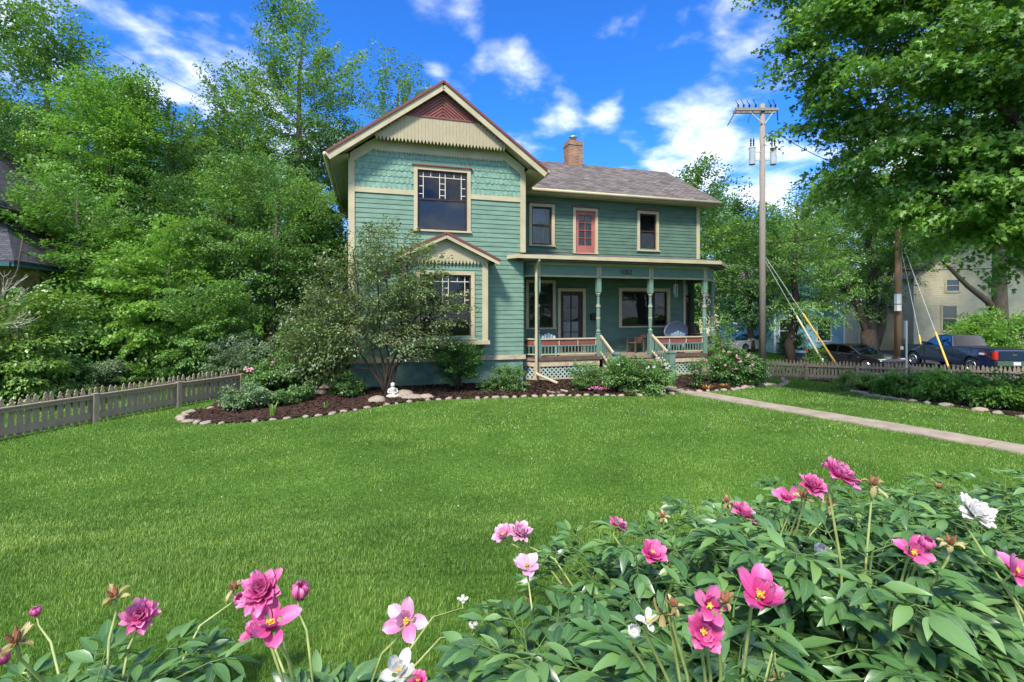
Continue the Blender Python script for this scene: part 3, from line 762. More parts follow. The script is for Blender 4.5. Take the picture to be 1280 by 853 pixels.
M['wick'] = surf('grey_wicker', (.21, .24, .31), .8, .25, 40, bump=1, bscale=60)
M['blue_paint'] = surf('pale_blue_paint', (.30, .42, .50), .5, .15, 5)
def slatchair(loc, rz, label, m, bw=.5, hgt=.92):
    e = empty('slatted_chair', hw(*loc[:2], loc[2]), TH+rz, label, 'chair')
    s = MB()
    for k in range(5): s.box(-bw/2, bw/2, -.25+.1*k, -.17+.1*k, .40, .425)
    s.build('seat', m, e)
    b = MB()
    for k in range(5):
        x = -bw/2+bw*(k+.5)/5; b.bar((x, .26, .36), (x, .42, hgt-.05*abs(k-2)), bw/5*.8, .02, up=(0, 1, 0))
    b.bar((-bw/2, .36, .62), (bw/2, .36, .62), .03, .05); b.build('backrest', m, e)
    for sx in (-1, 1):
        a = MB(); a.box(sx*bw/2-.04, sx*bw/2+.04, -.3, .34, .60, .625); a.build('armrest', m, e)
        for y in (-.24, .28):
            l = MB(); l.box(sx*bw/2-.02, sx*bw/2+.02, y-.025, y+.025, 0, .60); l.build('leg', m, e)
wicker((13.15, 1.55, .82), rad(20))
slatchair((12.45, .75, .82), rad(175), 'pale blue slatted chair close behind the right porch railing', M['blue_paint'], .62)
slatchair((7.15, .95, .82), rad(-20), 'pale blue slatted chair behind the left porch railing', M['blue_paint'], .55, .85)
slatchair((11.15, 1.45, .82), rad(-70), 'small brown wooden chair at the head of the porch steps', M['wood_dark'], .42, .8)
e = empty('wind_chime', hw(12.7, .9, 3.05), TH, 'white wind chime hanging from the porch ceiling before the picture window', 'wind chime')
w = MB(); w.tube([(0, 0, 1.24), (0, 0, .55)], .006, 4); w.lathe((0, 0), [(.07, .52), (.1, .54), (.02, .60)], 10); w.build('hanger', M['white'], e)
for k in range(5):
    w = MB(); a = 2*PI*k/5; w.tube([(.07*math.cos(a), .07*math.sin(a), .5), (.07*math.cos(a), .07*math.sin(a), .05+.07*(k % 3))], .014, 6); w.build('chime_tube', M['white'], e)
# ================================================================== GROUND
def grid_axis(a, b, fine0, fine1, step, grow=1.25):
    xs = list(np.arange(fine0, fine1+1e-6, step)); s = step
    x = fine1
    while x < b: s *= grow; x += s; xs.append(x)
    s = step; x = fine0
    while x > a: s *= grow; x -= s; xs.insert(0, x)
    return np.array(xs)
def sheet(name, xs, ys, m, dz=0, kind='structure', jitter=0, mask=None, label=None, smooth=True):
    XX, YY = np.meshgrid(xs, ys); ZZ = gz(XX, YY) + dz
    if jitter: ZZ = ZZ + NR.uniform(0, jitter, ZZ.shape)
    nx = len(xs); V = np.stack([XX.ravel(), YY.ravel(), ZZ.ravel()], 1)
    i, j = np.meshgrid(np.arange(len(xs)-1), np.arange(len(ys)-1)); a = (j*nx+i).ravel()
    Q = np.stack([a, a+1, a+nx+1, a+nx], 1)
    if mask is not None:
        c = V[Q].mean(1); Q = Q[mask(c[:, 0], c[:, 1])]
        u, inv = np.unique(Q, return_inverse=True); V = V[u]; Q = inv.reshape(-1, 4)
    o = np_mesh(name, V, Q, m, smooth=smooth)
    return tag(o, label, None, None, kind)
def groundmat():
    m, nt, out = newmat('turf')
    b = N(nt, 'ShaderNodeBsdfDiffuse'); g = N(nt, 'ShaderNodeNewGeometry')
    n1 = N(nt, 'ShaderNodeTexNoise', Scale=.5, Detail=5.0); n2 = N(nt, 'ShaderNodeTexNoise', Scale=14, Detail=5.0)
    nt.links.new(g.outputs['Position'], n1.inputs['Vector']); nt.links.new(g.outputs['Position'], n2.inputs['Vector'])
    ad = N(nt, 'ShaderNodeMath', operation='ADD'); nt.links.new(n1.outputs['Fac'], ad.inputs[0]); nt.links.new(n2.outputs['Fac'], ad.inputs[1])
    r = ramp(nt, ad.outputs[0], [(.3, (.035, .07, .014)), (.5, (.06, .13, .02)), (.62, (.09, .17, .03))])
    hf = N(nt, 'ShaderNodeMath', operation='MULTIPLY'); hf.inputs[1].default_value = .5; nt.links.new(ad.outputs[0], hf.inputs[0]); nt.links.new(hf.outputs[0], r.inputs[0])
    nt.links.new(r.outputs[0], b.inputs[0])
    bp = N(nt, 'ShaderNodeBump', Strength=.8, Distance=.04); nt.links.new(n2.outputs['Fac'], bp.inputs['Height']); nt.links.new(bp.outputs[0], b.inputs['Normal'])
    nt.links.new(b.outputs[0], out.inputs[0]); return m
M['turf'] = groundmat()
sheet('ground', grid_axis(-600, 600, -16, 30, .5), grid_axis(-40, 900, -2, 34, .5), M['turf'])

def poly_px(L): return [tuple(on_ground(x, y)[:2]) for x, y in L]
FRONT_L = poly_px([(262, 512), (240, 515), (229, 521), (229, 526), (245, 530), (275, 530.5), (320, 528), (360, 524), (400, 521), (430, 516), (470, 509), (510, 503), (560, 499.5), (620, 498), (680, 496), (735, 495), (790, 495.5), (838, 493)])
BED_L = FRONT_L + [tuple(hw(9.8, -.0)[:2]), tuple(hw(5.9, .4)[:2]), tuple(hw(.2, .4)[:2]), tuple(hw(-.2, 2.5)[:2]), (-8.6, 18.5), (-8.8, 15.2)]
FRONT_R = poly_px([(848, 489), (862, 492), (885, 490), (915, 488), (950, 484), (982, 479), (975, 470)])
BED_R = FRONT_R + [tuple(hw(15.6, 2.)[:2]), tuple(hw(14.5, 1.2)[:2]), tuple(hw(11.3, .2)[:2]), tuple(hw(11.1, -1.2)[:2])]
FRONT_S = poly_px([(1046, 474), (1052, 484), (1075, 492), (1105, 498), (1140, 503), (1180, 508), (1225, 514), (1250, 518), (1280, 523)]) + [(14.6, 12.3), (17, 10.8)]
BED_S = FRONT_S + [(24, 17.5), (22.6, 20.8), (17.6, 22.6), (14.2, 23.6)]
beds = [BED_L, BED_R, BED_S]
for nm, P, x0, x1, y0, y1 in (('mulch_bed', BED_L, -9.5, 6, 10.5, 19), ('mulch_bed', BED_R, 4.5, 12, 14.5, 21), ('mulch_bed', BED_S, 9, 25, 10, 25)):
    sheet(nm, np.arange(x0, x1, .11), np.arange(y0, y1, .11), M['mulch'], dz=.012, jitter=.03, mask=lambda a, b, P=P: in_poly(a, b, P), kind='structure', smooth=False)
# loose bark chips on the left and middle beds
def chips(P, x0, x1, y0, y1, n):
    X = NR.uniform(x0, x1, n); Y = NR.uniform(y0, y1, n); k = in_poly(X, Y, P); X, Y = X[k], Y[k]; n = len(X)
    Z = gz(X, Y) + .035 + NR.uniform(0, .02, n); a = NR.uniform(0, PI, n); L = NR.uniform(.03, .07, n); W = L*.35
    dx, dy = np.cos(a), np.sin(a); t = NR.uniform(-.02, .02, n)
    V = np.stack([np.stack([X-dx*L, Y-dy*L, Z-t], 1), np.stack([X-dy*W, Y+dx*W, Z+.012], 1), np.stack([X+dx*L, Y+dy*L, Z+t], 1), np.stack([X+dy*W, Y-dx*W, Z-.004], 1)], 1).reshape(-1, 3)
    return V
V = np.concatenate([chips(BED_L, -9.5, 6, 10.5, 19, 60000), chips(BED_R, 4.5, 12, 14.5, 21, 9000), chips(BED_S, 9, 25, 10, 25, 9000)])
tag(np_mesh('mulch_chips', V, np.arange(len(V)).reshape(-1, 4), M['chip']), 'dark brown bark chips covering the planting beds', None, None, 'stuff')
# walkway: slabs as one path with joints
PC = [(4.75, 16.3), (5.2, 15.6), (5.75, 14.7), (6.8, 12.95), (8.05, 10.80), (9.15, 8.9), (10.6, 6.4), (12.6, 3.0), (15, -1)]
def resample(P, step):
    out = [P[0]]; acc = 0
    for a, b in zip(P, P[1:]):
        L = math.dist(a, b); n = max(1, int(L/step))
        for k in range(1, n+1): out.append((a[0]+(b[0]-a[0])*k/n, a[1]+(b[1]-a[1])*k/n))
    return out
w = MB(); Q = resample(PC, .3); n_ = len(Q); PW_ = .35
PATHPOLY_L, PATHPOLY_R = [], []
for i, q in enumerate(Q):
    a, b = Q[max(0, i-1)], Q[min(n_-1, i+1)]; d = Vector((b[0]-a[0], b[1]-a[1])).normalized(); nx = Vector((-d.y, d.x))
    e = PW_ + .02*math.sin(i*1.7)
    PATHPOLY_L.append((q[0]+nx.x*e, q[1]+nx.y*e)); PATHPOLY_R.append((q[0]-nx.x*e, q[1]-nx.y*e))
for i in range(n_-1):
    P = [PATHPOLY_L[i], PATHPOLY_R[i], PATHPOLY_R[i+1], PATHPOLY_L[i+1]]
    if i % 5 == 4:
        P[2] = tuple(np.array(P[2])*.95+np.array(P[1])*.05); P[3] = tuple(np.array(P[3])*.95+np.array(P[0])*.05)
    z = [float(gz(*p))+.035 for p in P]
    w.add([(p[0], p[1], zz) for p, zz in zip(P, z)] + [(p[0], p[1], zz-.06) for p, zz in zip(P, z)], [(0,1,2,3), (0,4,5,1), (1,5,6,2), (2,6,7,3), (3,7,4,0)])
tag(w.build('path', M['concrete']), None, None, None, 'structure')
PATHPOLY = PATHPOLY_L + PATHPOLY_R[::-1]
# streets beyond the right fence
ROAD = [(13, 27.5), (19.0, 25.2), (26, 22.4), (40, 17), (44, 24), (31, 30), (33.5, 40), (41, 70), (30, 74), (22.5, 42), (18.6, 31.5), (12, 34), (-2, 40), (-6, 35)]
sheet('road', np.arange(-8, 46, .5), np.arange(16, 76, .5), M['asphalt'], dz=.02, mask=lambda a, b: in_poly(a, b, ROAD))
w = MB()
for a, b in zip(ROAD[5:9], ROAD[6:9]):
    za, zb = float(gz(*a)), float(gz(*b)); w.bar((*a, za+.04), (*b, zb+.04), .15, .16)
tag(w.build('kerb', M['concrete']), None, None, None, 'structure')

# ================================================================== GRASS
def grass_blades(name, n, yr, xr, hfun, wfun, label, keep, m='grass'):
    """xr(Y) gives the half width sampled at depth Y"""
    u = NR.random(n)
    Y = yr(u); X = NR.uniform(-1, 1, n) * xr(Y)
    ok = keep(X, Y); X, Y = X[ok], Y[ok]; n = len(X)
    Z = gz(X, Y); h = hfun(Y) * NR.uniform(.55, 1.35, n); w = wfun(Y) * NR.uniform(.7, 1.3, n)
    patch = np.sin(X*1.9+Y*.7)*np.cos(Y*2.3-X*.8)+.6*np.sin(X*4.1-Y*3.3); h *= 1+.16*patch
    a = NR.uniform(0, 2*PI, n); lean = NR.uniform(.1, .9, n)*h; la = a+PI/2+NR.normal(0, .5, n)
    cx, cy = np.cos(a)*w/2, np.sin(a)*w/2; lx, ly = np.cos(la)*lean, np.sin(la)*lean
    V = np.stack([np.stack([X-cx, Y-cy, Z-.004], 1), np.stack([X+cx, Y+cy, Z-.004], 1),
                  np.stack([X+cx*.8+lx*.3, Y+cy*.8+ly*.3, Z+h*.6], 1), np.stack([X-cx*.8+lx*.3, Y-cy*.8+ly*.3, Z+h*.6], 1),
                  np.stack([X+lx, Y+ly, Z+h], 1)], 1).reshape(-1, 3)
    b = np.arange(n)*5
    T = np.concatenate([np.stack([b, b+1, b+2], 1), np.stack([b, b+2, b+3], 1), np.stack([b+3, b+2, b+4], 1)])
    var = np.clip(.5+.10*patch+.13*np.sin(X*.62+1.3*np.sin(Y*.5))*np.cos(Y*.9+X*.21)+NR.normal(0, .2, n), 0, 1); var[NR.random(n) < .03] = 1
    o = np_mesh(name, V, T, M[m], var=np.tile(var, 3))
    return tag(o, label, None, None, 'stuff')
def keep_lawn(X, Y):
    k = ~in_poly(X, Y, PATHPOLY)
    for P in beds: k &= ~in_poly(X, Y, P)
    k &= ~in_poly(X, Y, ROAD)
    u = (X-HO[0])*hc+(Y-HO[1])*hs; v = -(X-HO[0])*hs+(Y-HO[1])*hc
    k &= ~((u > -.2) & (u < 15) & (v > -.2) & (v < 9.5))
    return k
def far_y(u): return 3.2*np.exp(u*math.log(27/3.2))     # density falls with distance, so blades stay even in the picture
grass_blades('lawn_grass', 260000, lambda u: .9+2.6*u, lambda Y: 2.2+1.35*Y, lambda Y: .023+0*Y, lambda Y: .0028+0*Y, 'short bright green lawn grass growing on the near bank', keep_lawn)
grass_blades('lawn_grass', 470000, far_y, lambda Y: 1.0+1.15*Y, lambda Y: .024+.0009*Y, lambda Y: .0034*np.maximum(1, Y/3.6), 'short bright green lawn grass covering the front yard', keep_lawn)
# clover heads on the lawn
P = []
for i in range(230):
    if i < 130: X, Y = R.uniform(5, 13), R.uniform(9, 17)
    elif i < 200: X, Y = R.uniform(-2, 6), R.uniform(11.5, 14.8)
    else: X, Y = R.uniform(-8, 6), R.uniform(5, 14)
    if keep_lawn(np.array([X]), np.array([Y]))[0]: P.append((X, Y, float(gz(X, Y))+.055))
w = MB()
for p in P: w.ball(p, .010, 5, 3)
tag(w.build('clover_blossoms', M['pt_white']), 'tiny white clover heads scattered over the lawn', None, None, 'stuff')

# ================================================================== STONES
def stone_mesh(name, seed, m):
    r = random.Random(seed); w = MB(); w.ball((0, 0, 0), 1, 12, 8)
    vs = []
    for x, y, z in w.v:
        d = 1 + .22*mn.noise(Vector((x*1.3+seed*5, y*1.3, z*1.3))) + .06*mn.noise(Vector((x*4, y*4, z*4+seed)))
        vs.append((x*d, y*d*.8, max(z*d*.62, -.4)))
    w.v = vs; o = w.build(name, m, smooth=True); return o
def place_stone(proto, x, y, s, label, group, rz=None):
    o = proto.copy(); COL.objects.link(o); o.location = (x, y, float(gz(x, y))+s*.12); o.scale = (s*R.uniform(1, 1.35), s*R.uniform(.8, 1.1), s*R.uniform(.7, 1.05))
    o.rotation_euler = (0, 0, R.uniform(0, 6) if rz is None else rz); return tag(o, label, 'stone', group)
protos = [stone_mesh('edging_stone', 3+i, M['stone' if i % 4 else 'stone_pink']) for i in range(5)]
for P, lab, grp, s0, s1, gap in ((FRONT_L, 'rounded pale fieldstone in the low edging of the long left mulch bed', 'stones edging the long mulch bed', .075, .115, .25),
                       (FRONT_R, 'rough fieldstone edging the small bed right of the porch steps', 'stones edging the bed right of the steps', .09, .15, .30),
                       (FRONT_S, 'pale flat fieldstone edging the bed under the street fence', 'stones edging the bed under the street fence', .10, .18, .5)):
    Q = resample(P, gap)
    for k, (x, y) in enumerate(Q):
        if P is not FRONT_R and R.random() < .06: continue
        s = R.uniform(s0, s1)
        if P is FRONT_L and k < 9: s *= 1.3
        place_stone(protos[R.randrange(5)], x+R.uniform(-.04, .04), y+R.uniform(-.04, .04), s, lab, grp)
for px, py, s, lab in ((425, 493, .16, 'dark flat rock lying in the mulch left of the leaning tree trunk'), (471, 503.5, .24, 'broad grey flat rock lying in the mulch before the tree trunks'),
                       (504, 497, .3, 'weathered grey rock lying between the figurine and the brown rock'), (515, 499.5, .26, 'jagged tan rock in the mulch right of the figurine'), (532, 499, .2, 'smooth pinkish rock in the mulch below the bay window'),
                       (398, 494, .22, 'tan rock resting near the left corner of the house foundation'), (410, 487, .24, 'largest tan rock at the left foot of the house wall'), (1121, 493, .38, 'flat pinkish slab of rock in the bed under the street fence')):
    p = on_ground(px, py); place_stone(protos[0 if 'pink' in lab else R.choice([1, 2, 4])], p.x, p.y, s, lab, None, rz=0)
for o in protos: bpy.data.objects.remove(o)
# splash block at the downspout
p = on_ground(697, 492); w = MB(); w.prism([(-.28, 0), (.28, 0), (.26, .09), (.2, .045), (-.2, .045), (-.26, .09)], -.18, .18)
o = w.build('splash_block', M['concrete']); o.location = p; o.rotation_euler = (0, 0, .5); tag(o, 'small concrete splash block on the mulch under the downspout', 'splash block')
# stone figurine
p = on_ground(491, 498)
w = MB(); w.lathe((0, 0), [(.10, 0), (.17, .02), (.18, .07), (.15, .12), (.105, .2), (.10, .27), (.12, .31), (.06, .345), (.045, .36)], 14)
w.ball((0, 0, .42), .072, 12, 9, (1, 1, 1.1))
for s in (-1, 1):
    w.tube([(s*.11, 0, .30), (s*.15, -.05, .2), (s*.05, -.13, .17)], [.035, .03, .024], 8)
    w.tube([(s*.06, -.02, .1), (s*.17, -.12, .09), (s*.03, -.17, .05)], [.06, .05, .035], 8)
w.lathe((0, .01), [(.075, .44), (.07, .475), (.03, .50), (.005, .505)], 12)
o = w.build('garden_figurine', M['stone_pale'] if 'stone_pale' in M else surf('cast_stone', (.5, .48, .43), .8, .2, 12, dark=(.25, .25, .22), dscale=9), smooth=True)
o.location = p; o.scale = (.9, .9, .9); o.rotation_euler = (0, 0, .3); tag(o, 'small pale cast stone figurine of a seated child beside the tree', 'figurine')

# ================================================================== FENCES
def fence(name, A, B, nb, hgt, label, m, pitch, front_side=1, cap=True, dip=.04, pw=.088, board=True):
    A = Vector((*A, 0)); B = Vector((*B, 0)); L = (B-A).length; ang = math.atan2(B.y-A.y, B.x-A.x)
    e = empty(name, (A.x, A.y, float(gz(A.x, A.y))), ang, label, 'fence'); z0 = e.location.z
    def gl(x): q = A+(B-A)*x/L; return float(gz(q.x, q.y))-z0
    s = -front_side
    for b in range(nb+1):
        x = L*b/nb; g = gl(x); w = MB(); w.box(x-.055, x+.055, s*.02, s*.14, g-.1, g+hgt*.80); w.box(x-.062, x+.062, s*.015, s*.148, g+hgt*.80, g+hgt*.82); w.build('fence_post', m, e)
    for b in range(nb):
        x0, x1 = L*b/nb, L*(b+1)/nb
        w = MB(); n = int((x1-x0)/pitch)
        for k in range(n):
            x = x0+(x1-x0)*(k+.5)/n+R.uniform(-.006, .006); g = gl(x); ht = hgt*(1+R.uniform(-.04, .04)); r = pw/2*R.uniform(.93, 1.05); tl = R.uniform(-.022, .022)
            w.prism([(x-r, g+.03), (x+r, g+.03), (x+r+tl, g+ht-.12), (x+r*.45+tl, g+ht-.075), (x+r*.78+tl, g+ht-.055), (x+tl, g+ht), (x-r*.78+tl, g+ht-.055), (x-r*.45+tl, g+ht-.075), (x-r+tl, g+ht-.12)], -.012-R.uniform(0, .004), .010)
        w.build('picket_panel', m, e)
        w = MB(); ga, gb = gl(x0), gl(x1)
        w.bar((x0, s*.045, ga+hgt*.72), (x1, s*.045, gb+hgt*.72), .06, .09)
        w.build('top_rail', m, e)
        w = MB(); w.bar((x0, s*.03, ga+hgt*.20), (x1, s*.03, gb+hgt*.20), .03, .15)
        if cap: w.bar((x0, s*.055, ga+hgt*.775), (x1, s*.055, gb+hgt*.775), .12, .025)
        w.build('bottom_rail', m, e)
    return e
fence('picket_fence', (-11.35, 5.6), (-8.15, 14.6), 5, .80, 'weathered grey picket fence with a broad rail along the left edge of the lawn', M['fence'], .135)
fence('picket_fence', (12.6, 25.0), (24.5, 20.5), 6, .95, 'pale tan picket fence between the right planting bed and the parked vehicles', M['fence_pale'], .15, cap=False, pw=.10)
# utility pole with crossarm and transformers
def base(px, Y): X = (px-CX)/F*Y; return Vector((X, Y, float(gz(X, Y))))
p = base(953, 26.5)
e = empty('utility_pole', p, 0, 'tall weathered utility pole with a crossarm and two grey transformers', 'utility pole')
ht = 13.75 - p.z
w = MB(); w.tube([(0, 0, -.3), (0, 0, ht*.5), (0, 0, ht)], [.19, .165, .13], 12); w.build('pole', M['pole'], e, smooth=True)
w = MB(); w.box(-1.55, .75, -.24, -.13, ht-.42, ht-.28); w.box(-1.5, .8, .13, .24, ht-.42, ht-.28); w.build('crossarm', M['pole'], e)
w = MB(); w.bar((-.85, -.19, ht-.4), (-.05, -.15, ht-1.1), .03, .05); w.bar((.55, -.19, ht-.4), (.05, -.15, ht-1.1), .03, .05); w.build('crossarm_brace', M['greymetal'], e)
for k, x in enumerate((-1.4, -1.1, -.8, -.45, .35, .6)):
    w = MB(); w.lathe((x, -.19), [(.02, ht-.28), (.05, ht-.22), (.03, ht-.18), (.06, ht-.13), (.03, ht-.08)], 8)
    w.tube([(x, -.19, ht-.1), (x-.18, -.25, ht+.10+.04*(k % 2)), (x-.05, -.2, ht+.16)], .018, 5); w.build('insulator', M['black'], e)
w = MB(); w.tube([(-1.5, -.2, ht-.4), (-1.75, -.25, ht-.8), (-2.0, -.25, ht-1.25)], .03, 6); w.tube([(.7, -.2, ht-.4), (.72, -.2, ht-.95)], .035, 6)
w.tube([(-.6, -.2, ht-.4), (-.8, -.22, ht-.75), (-.9, -.22, ht-1.1)], .02, 6); w.build('fuse_cutout', M['black'], e)
for x in (-.58, .56):
    zt = ht-2.35; w = MB(); w.lathe((x, -.05), [(.15, zt-.95), (.17, zt-.92), (.17, zt-.08), (.19, zt-.06), (.17, zt), (.06, zt+.05)], 14)
    t = w.build('transformer', M['greymetal'], e, smooth=False)
    w = MB()
    for q in (-.07, .08): w.lathe((x+q, -.05), [(.03, zt), (.05, zt+.08), (.03, zt+.14), (.05, zt+.2), (.03, zt+.26), (.05, zt+.34), (.02, zt+.5)], 8)
    w.build('bushing', M['black'], t)
    w = MB()
    for dz in (-.25, -.7): w.bar((x-.1 if x > 0 else x+.1, -.05, zt+dz), (0, -.05, zt+dz), .05, .05)
    w.build('bracket', M['greymetal'], t)
def wire(a, b, sag, r, n=24):
    a, b = Vector(a), Vector(b)
    return [a.lerp(b, i/n)-Vector((0, 0, sag*4*(i/n)*(1-i/n))) for i in range(n+1)], r
def guy(a, b, f0, f1, label, gcol='yellow', r=.016):
    a, b = Vector(a), Vector(b); e = empty('guy_wire', b, 0, label, 'guy wire')
    w = MB(); w.tube([a-b, Vector((0, 0, 0))], r, 5); w.build('wire', M['greymetal'], e)
    w = MB(); w.tube([a.lerp(b, f0)-b, a.lerp(b, f1)-b], .048, 8); w.build('guard', M[gcol], e)
gp = p + Vector((.12, -.1, 0)); 
q1 = on_ground(1062, 464); q1 = Vector((base(1058, 24.2))); q2 = base(1040, 24.8)
M['guard_pale'] = surf('faded_guard', (.62, .56, .38), .6, .1, 5)
guy((p.x+.12, p.y-.1, 5.45), q1, .48, .95, 'guy wire with a long yellow guard slanting down from the grey pole', 'yellow')
guy((p.x+.12, p.y-.1, 5.2), q2, .48, .95, 'guy wire with a faded cream guard, lower of the two on the grey pole', 'guard_pale')
# brown pole
p2 = base(1123, 34)
e = empty('utility_pole', p2, 0, 'brown wooden pole with two white meter boxes behind the dark sedan', 'utility pole')
w = MB(); w.tube([(0, 0, -.2), (0, 0, 7), (0, 0, 13.5)], [.25, .21, .17], 12); w.build('pole', M['pole_brown'], e, smooth=True)
zb = at(1120, 379, 34).z - p2.z
w = MB(); w.box(-.42, -.12, -.42, -.16, zb-.05, zb+.62); w.build('meter_box', M['white'], e); w = MB(); w.box(-.42, -.12, -.42, -.16, zb-.55, zb-.12); w.build('meter_box', M['white'], e)
w = MB(); w.box(-1.1, 1.1, -.1, .1, 12.6, 12.75); w.build('crossarm', M['pole_brown'], e)
a1 = at(1126, 250, 34)
guy((p2.x, p2.y-.2, 7.5), base(1190, 25.5), .74, .99, 'guy wire in a yellow guard leaning in front of the dark blue pickup')
guy((p2.x, p2.y-.2, 7.0), base(1157, 30.0), .76, .98, 'shorter yellow guarded guy wire beside the pickup hood')
# overhead lines
for (A, B, sag, lab) in (((p.x+.6, p.y, 12.3), (p2.x-.9, p2.y, 12.0), .5, 'upper overhead line strung between the two poles'),
                         ((p.x+.2, p.y, 6.2), (p2.x-.2, p2.y, 9.0), .3, 'thick lower cable strung between the two poles'),
                         ((p2.x, p2.y, 5.4), (p2.x+16, p2.y-4, 6.2), .3, 'service cable running right from the brown pole'),
                         ((-26, 30, 19.5), (-5.9, 19.3, 8.6), .5, 'thin black service line descending over the left trees to the gable eave')):
    pts, r = wire(A, B, sag, .02); w = MB(); w.tube(pts, .022 if 'thin' not in lab else .012, 5); tag(w.build('overhead_line', M['black']), lab, 'cable')
# sign post seen from the edge
s = base(1133, 24.6); e = empty('sign_post', s, 0, 'grey street sign seen almost edge on, on a thin metal post', 'sign')
w = MB(); w.box(-.03, .03, -.03, .03, 0, 2.9); w.build('post', M['metal'], e)
w = MB(); w.box(-.30, .30, -.012, .0, 2.0, 2.9); o = w.build('sign_plate', M['greymetal'], e); o.rotation_euler = (0, 0, rad(62)); o.location = (-.12, .04, 0)

# ================================================================== VEHICLES
def paint(name, c, rough=.25): 
    m = surf(name, c, rough, .08, 2, metal=.2, spec=.5, coat=.8); return m
M['navy'] = paint('navy_paint', (.012, .02, .06)); M['blackcar'] = paint('charcoal_paint', (.012, .011, .013)); M['whitecar'] = paint('white_car_paint', (.42, .42, .42)); M['silver'] = paint('silver_paint', (.22, .23, .25))
M['tinted'] = glassmat('tinted_glass', (.008, .01, .01), .25, .15, ior=1.4)
M['carglass'] = glassmat('car_glass', (.01, .012, .012), 1, .25, ior=2.3)
M['lamp_red'] = surf('red_lamp', (.45, .02, .02), .2, .1, 5, spec=.6); M['lamp_clear'] = surf('clear_lamp', (.6, .6, .62), .15, .1, 5, spec=.8)
M['plate'] = surf('plate', (.6, .62, .62), .5, .1, 5)
def wheel(e, x, y, r, wd, side):
    w = MB(); 
    prof = [(r*.62, -wd/2), (r*.93, -wd/2), (r, -wd/2+.04), (r, wd/2-.04), (r*.93, wd/2), (r*.62, wd/2)]
    w.lathe((0, 0), prof, 24); w.v = [(a, c, b) for a, b, c in w.v]; w.v = [(x+a, y+b, r+c) for a, b, c in w.v]
    t = w.build('wheel', M['rubber'], e, smooth=False)
    w = MB(); ys = y+side*(wd/2+.004)
    for k in range(6):
        a = 2*PI*k/6; w.bar((x+.05*math.cos(a), ys, r+.05*math.sin(a)), (x+r*.58*math.cos(a), ys, r+r*.58*math.sin(a)), r*.2, .03, up=(0, 1, 0))
    w.tube([(x+r*.6*math.cos(2*PI*k/24), ys, r+r*.6*math.sin(2*PI*k/24)) for k in range(25)], .025, 6); w.ball((x, ys, r), .07, 8, 6, (1, .4, 1))
    w.build('rim', M['chrome'], t)
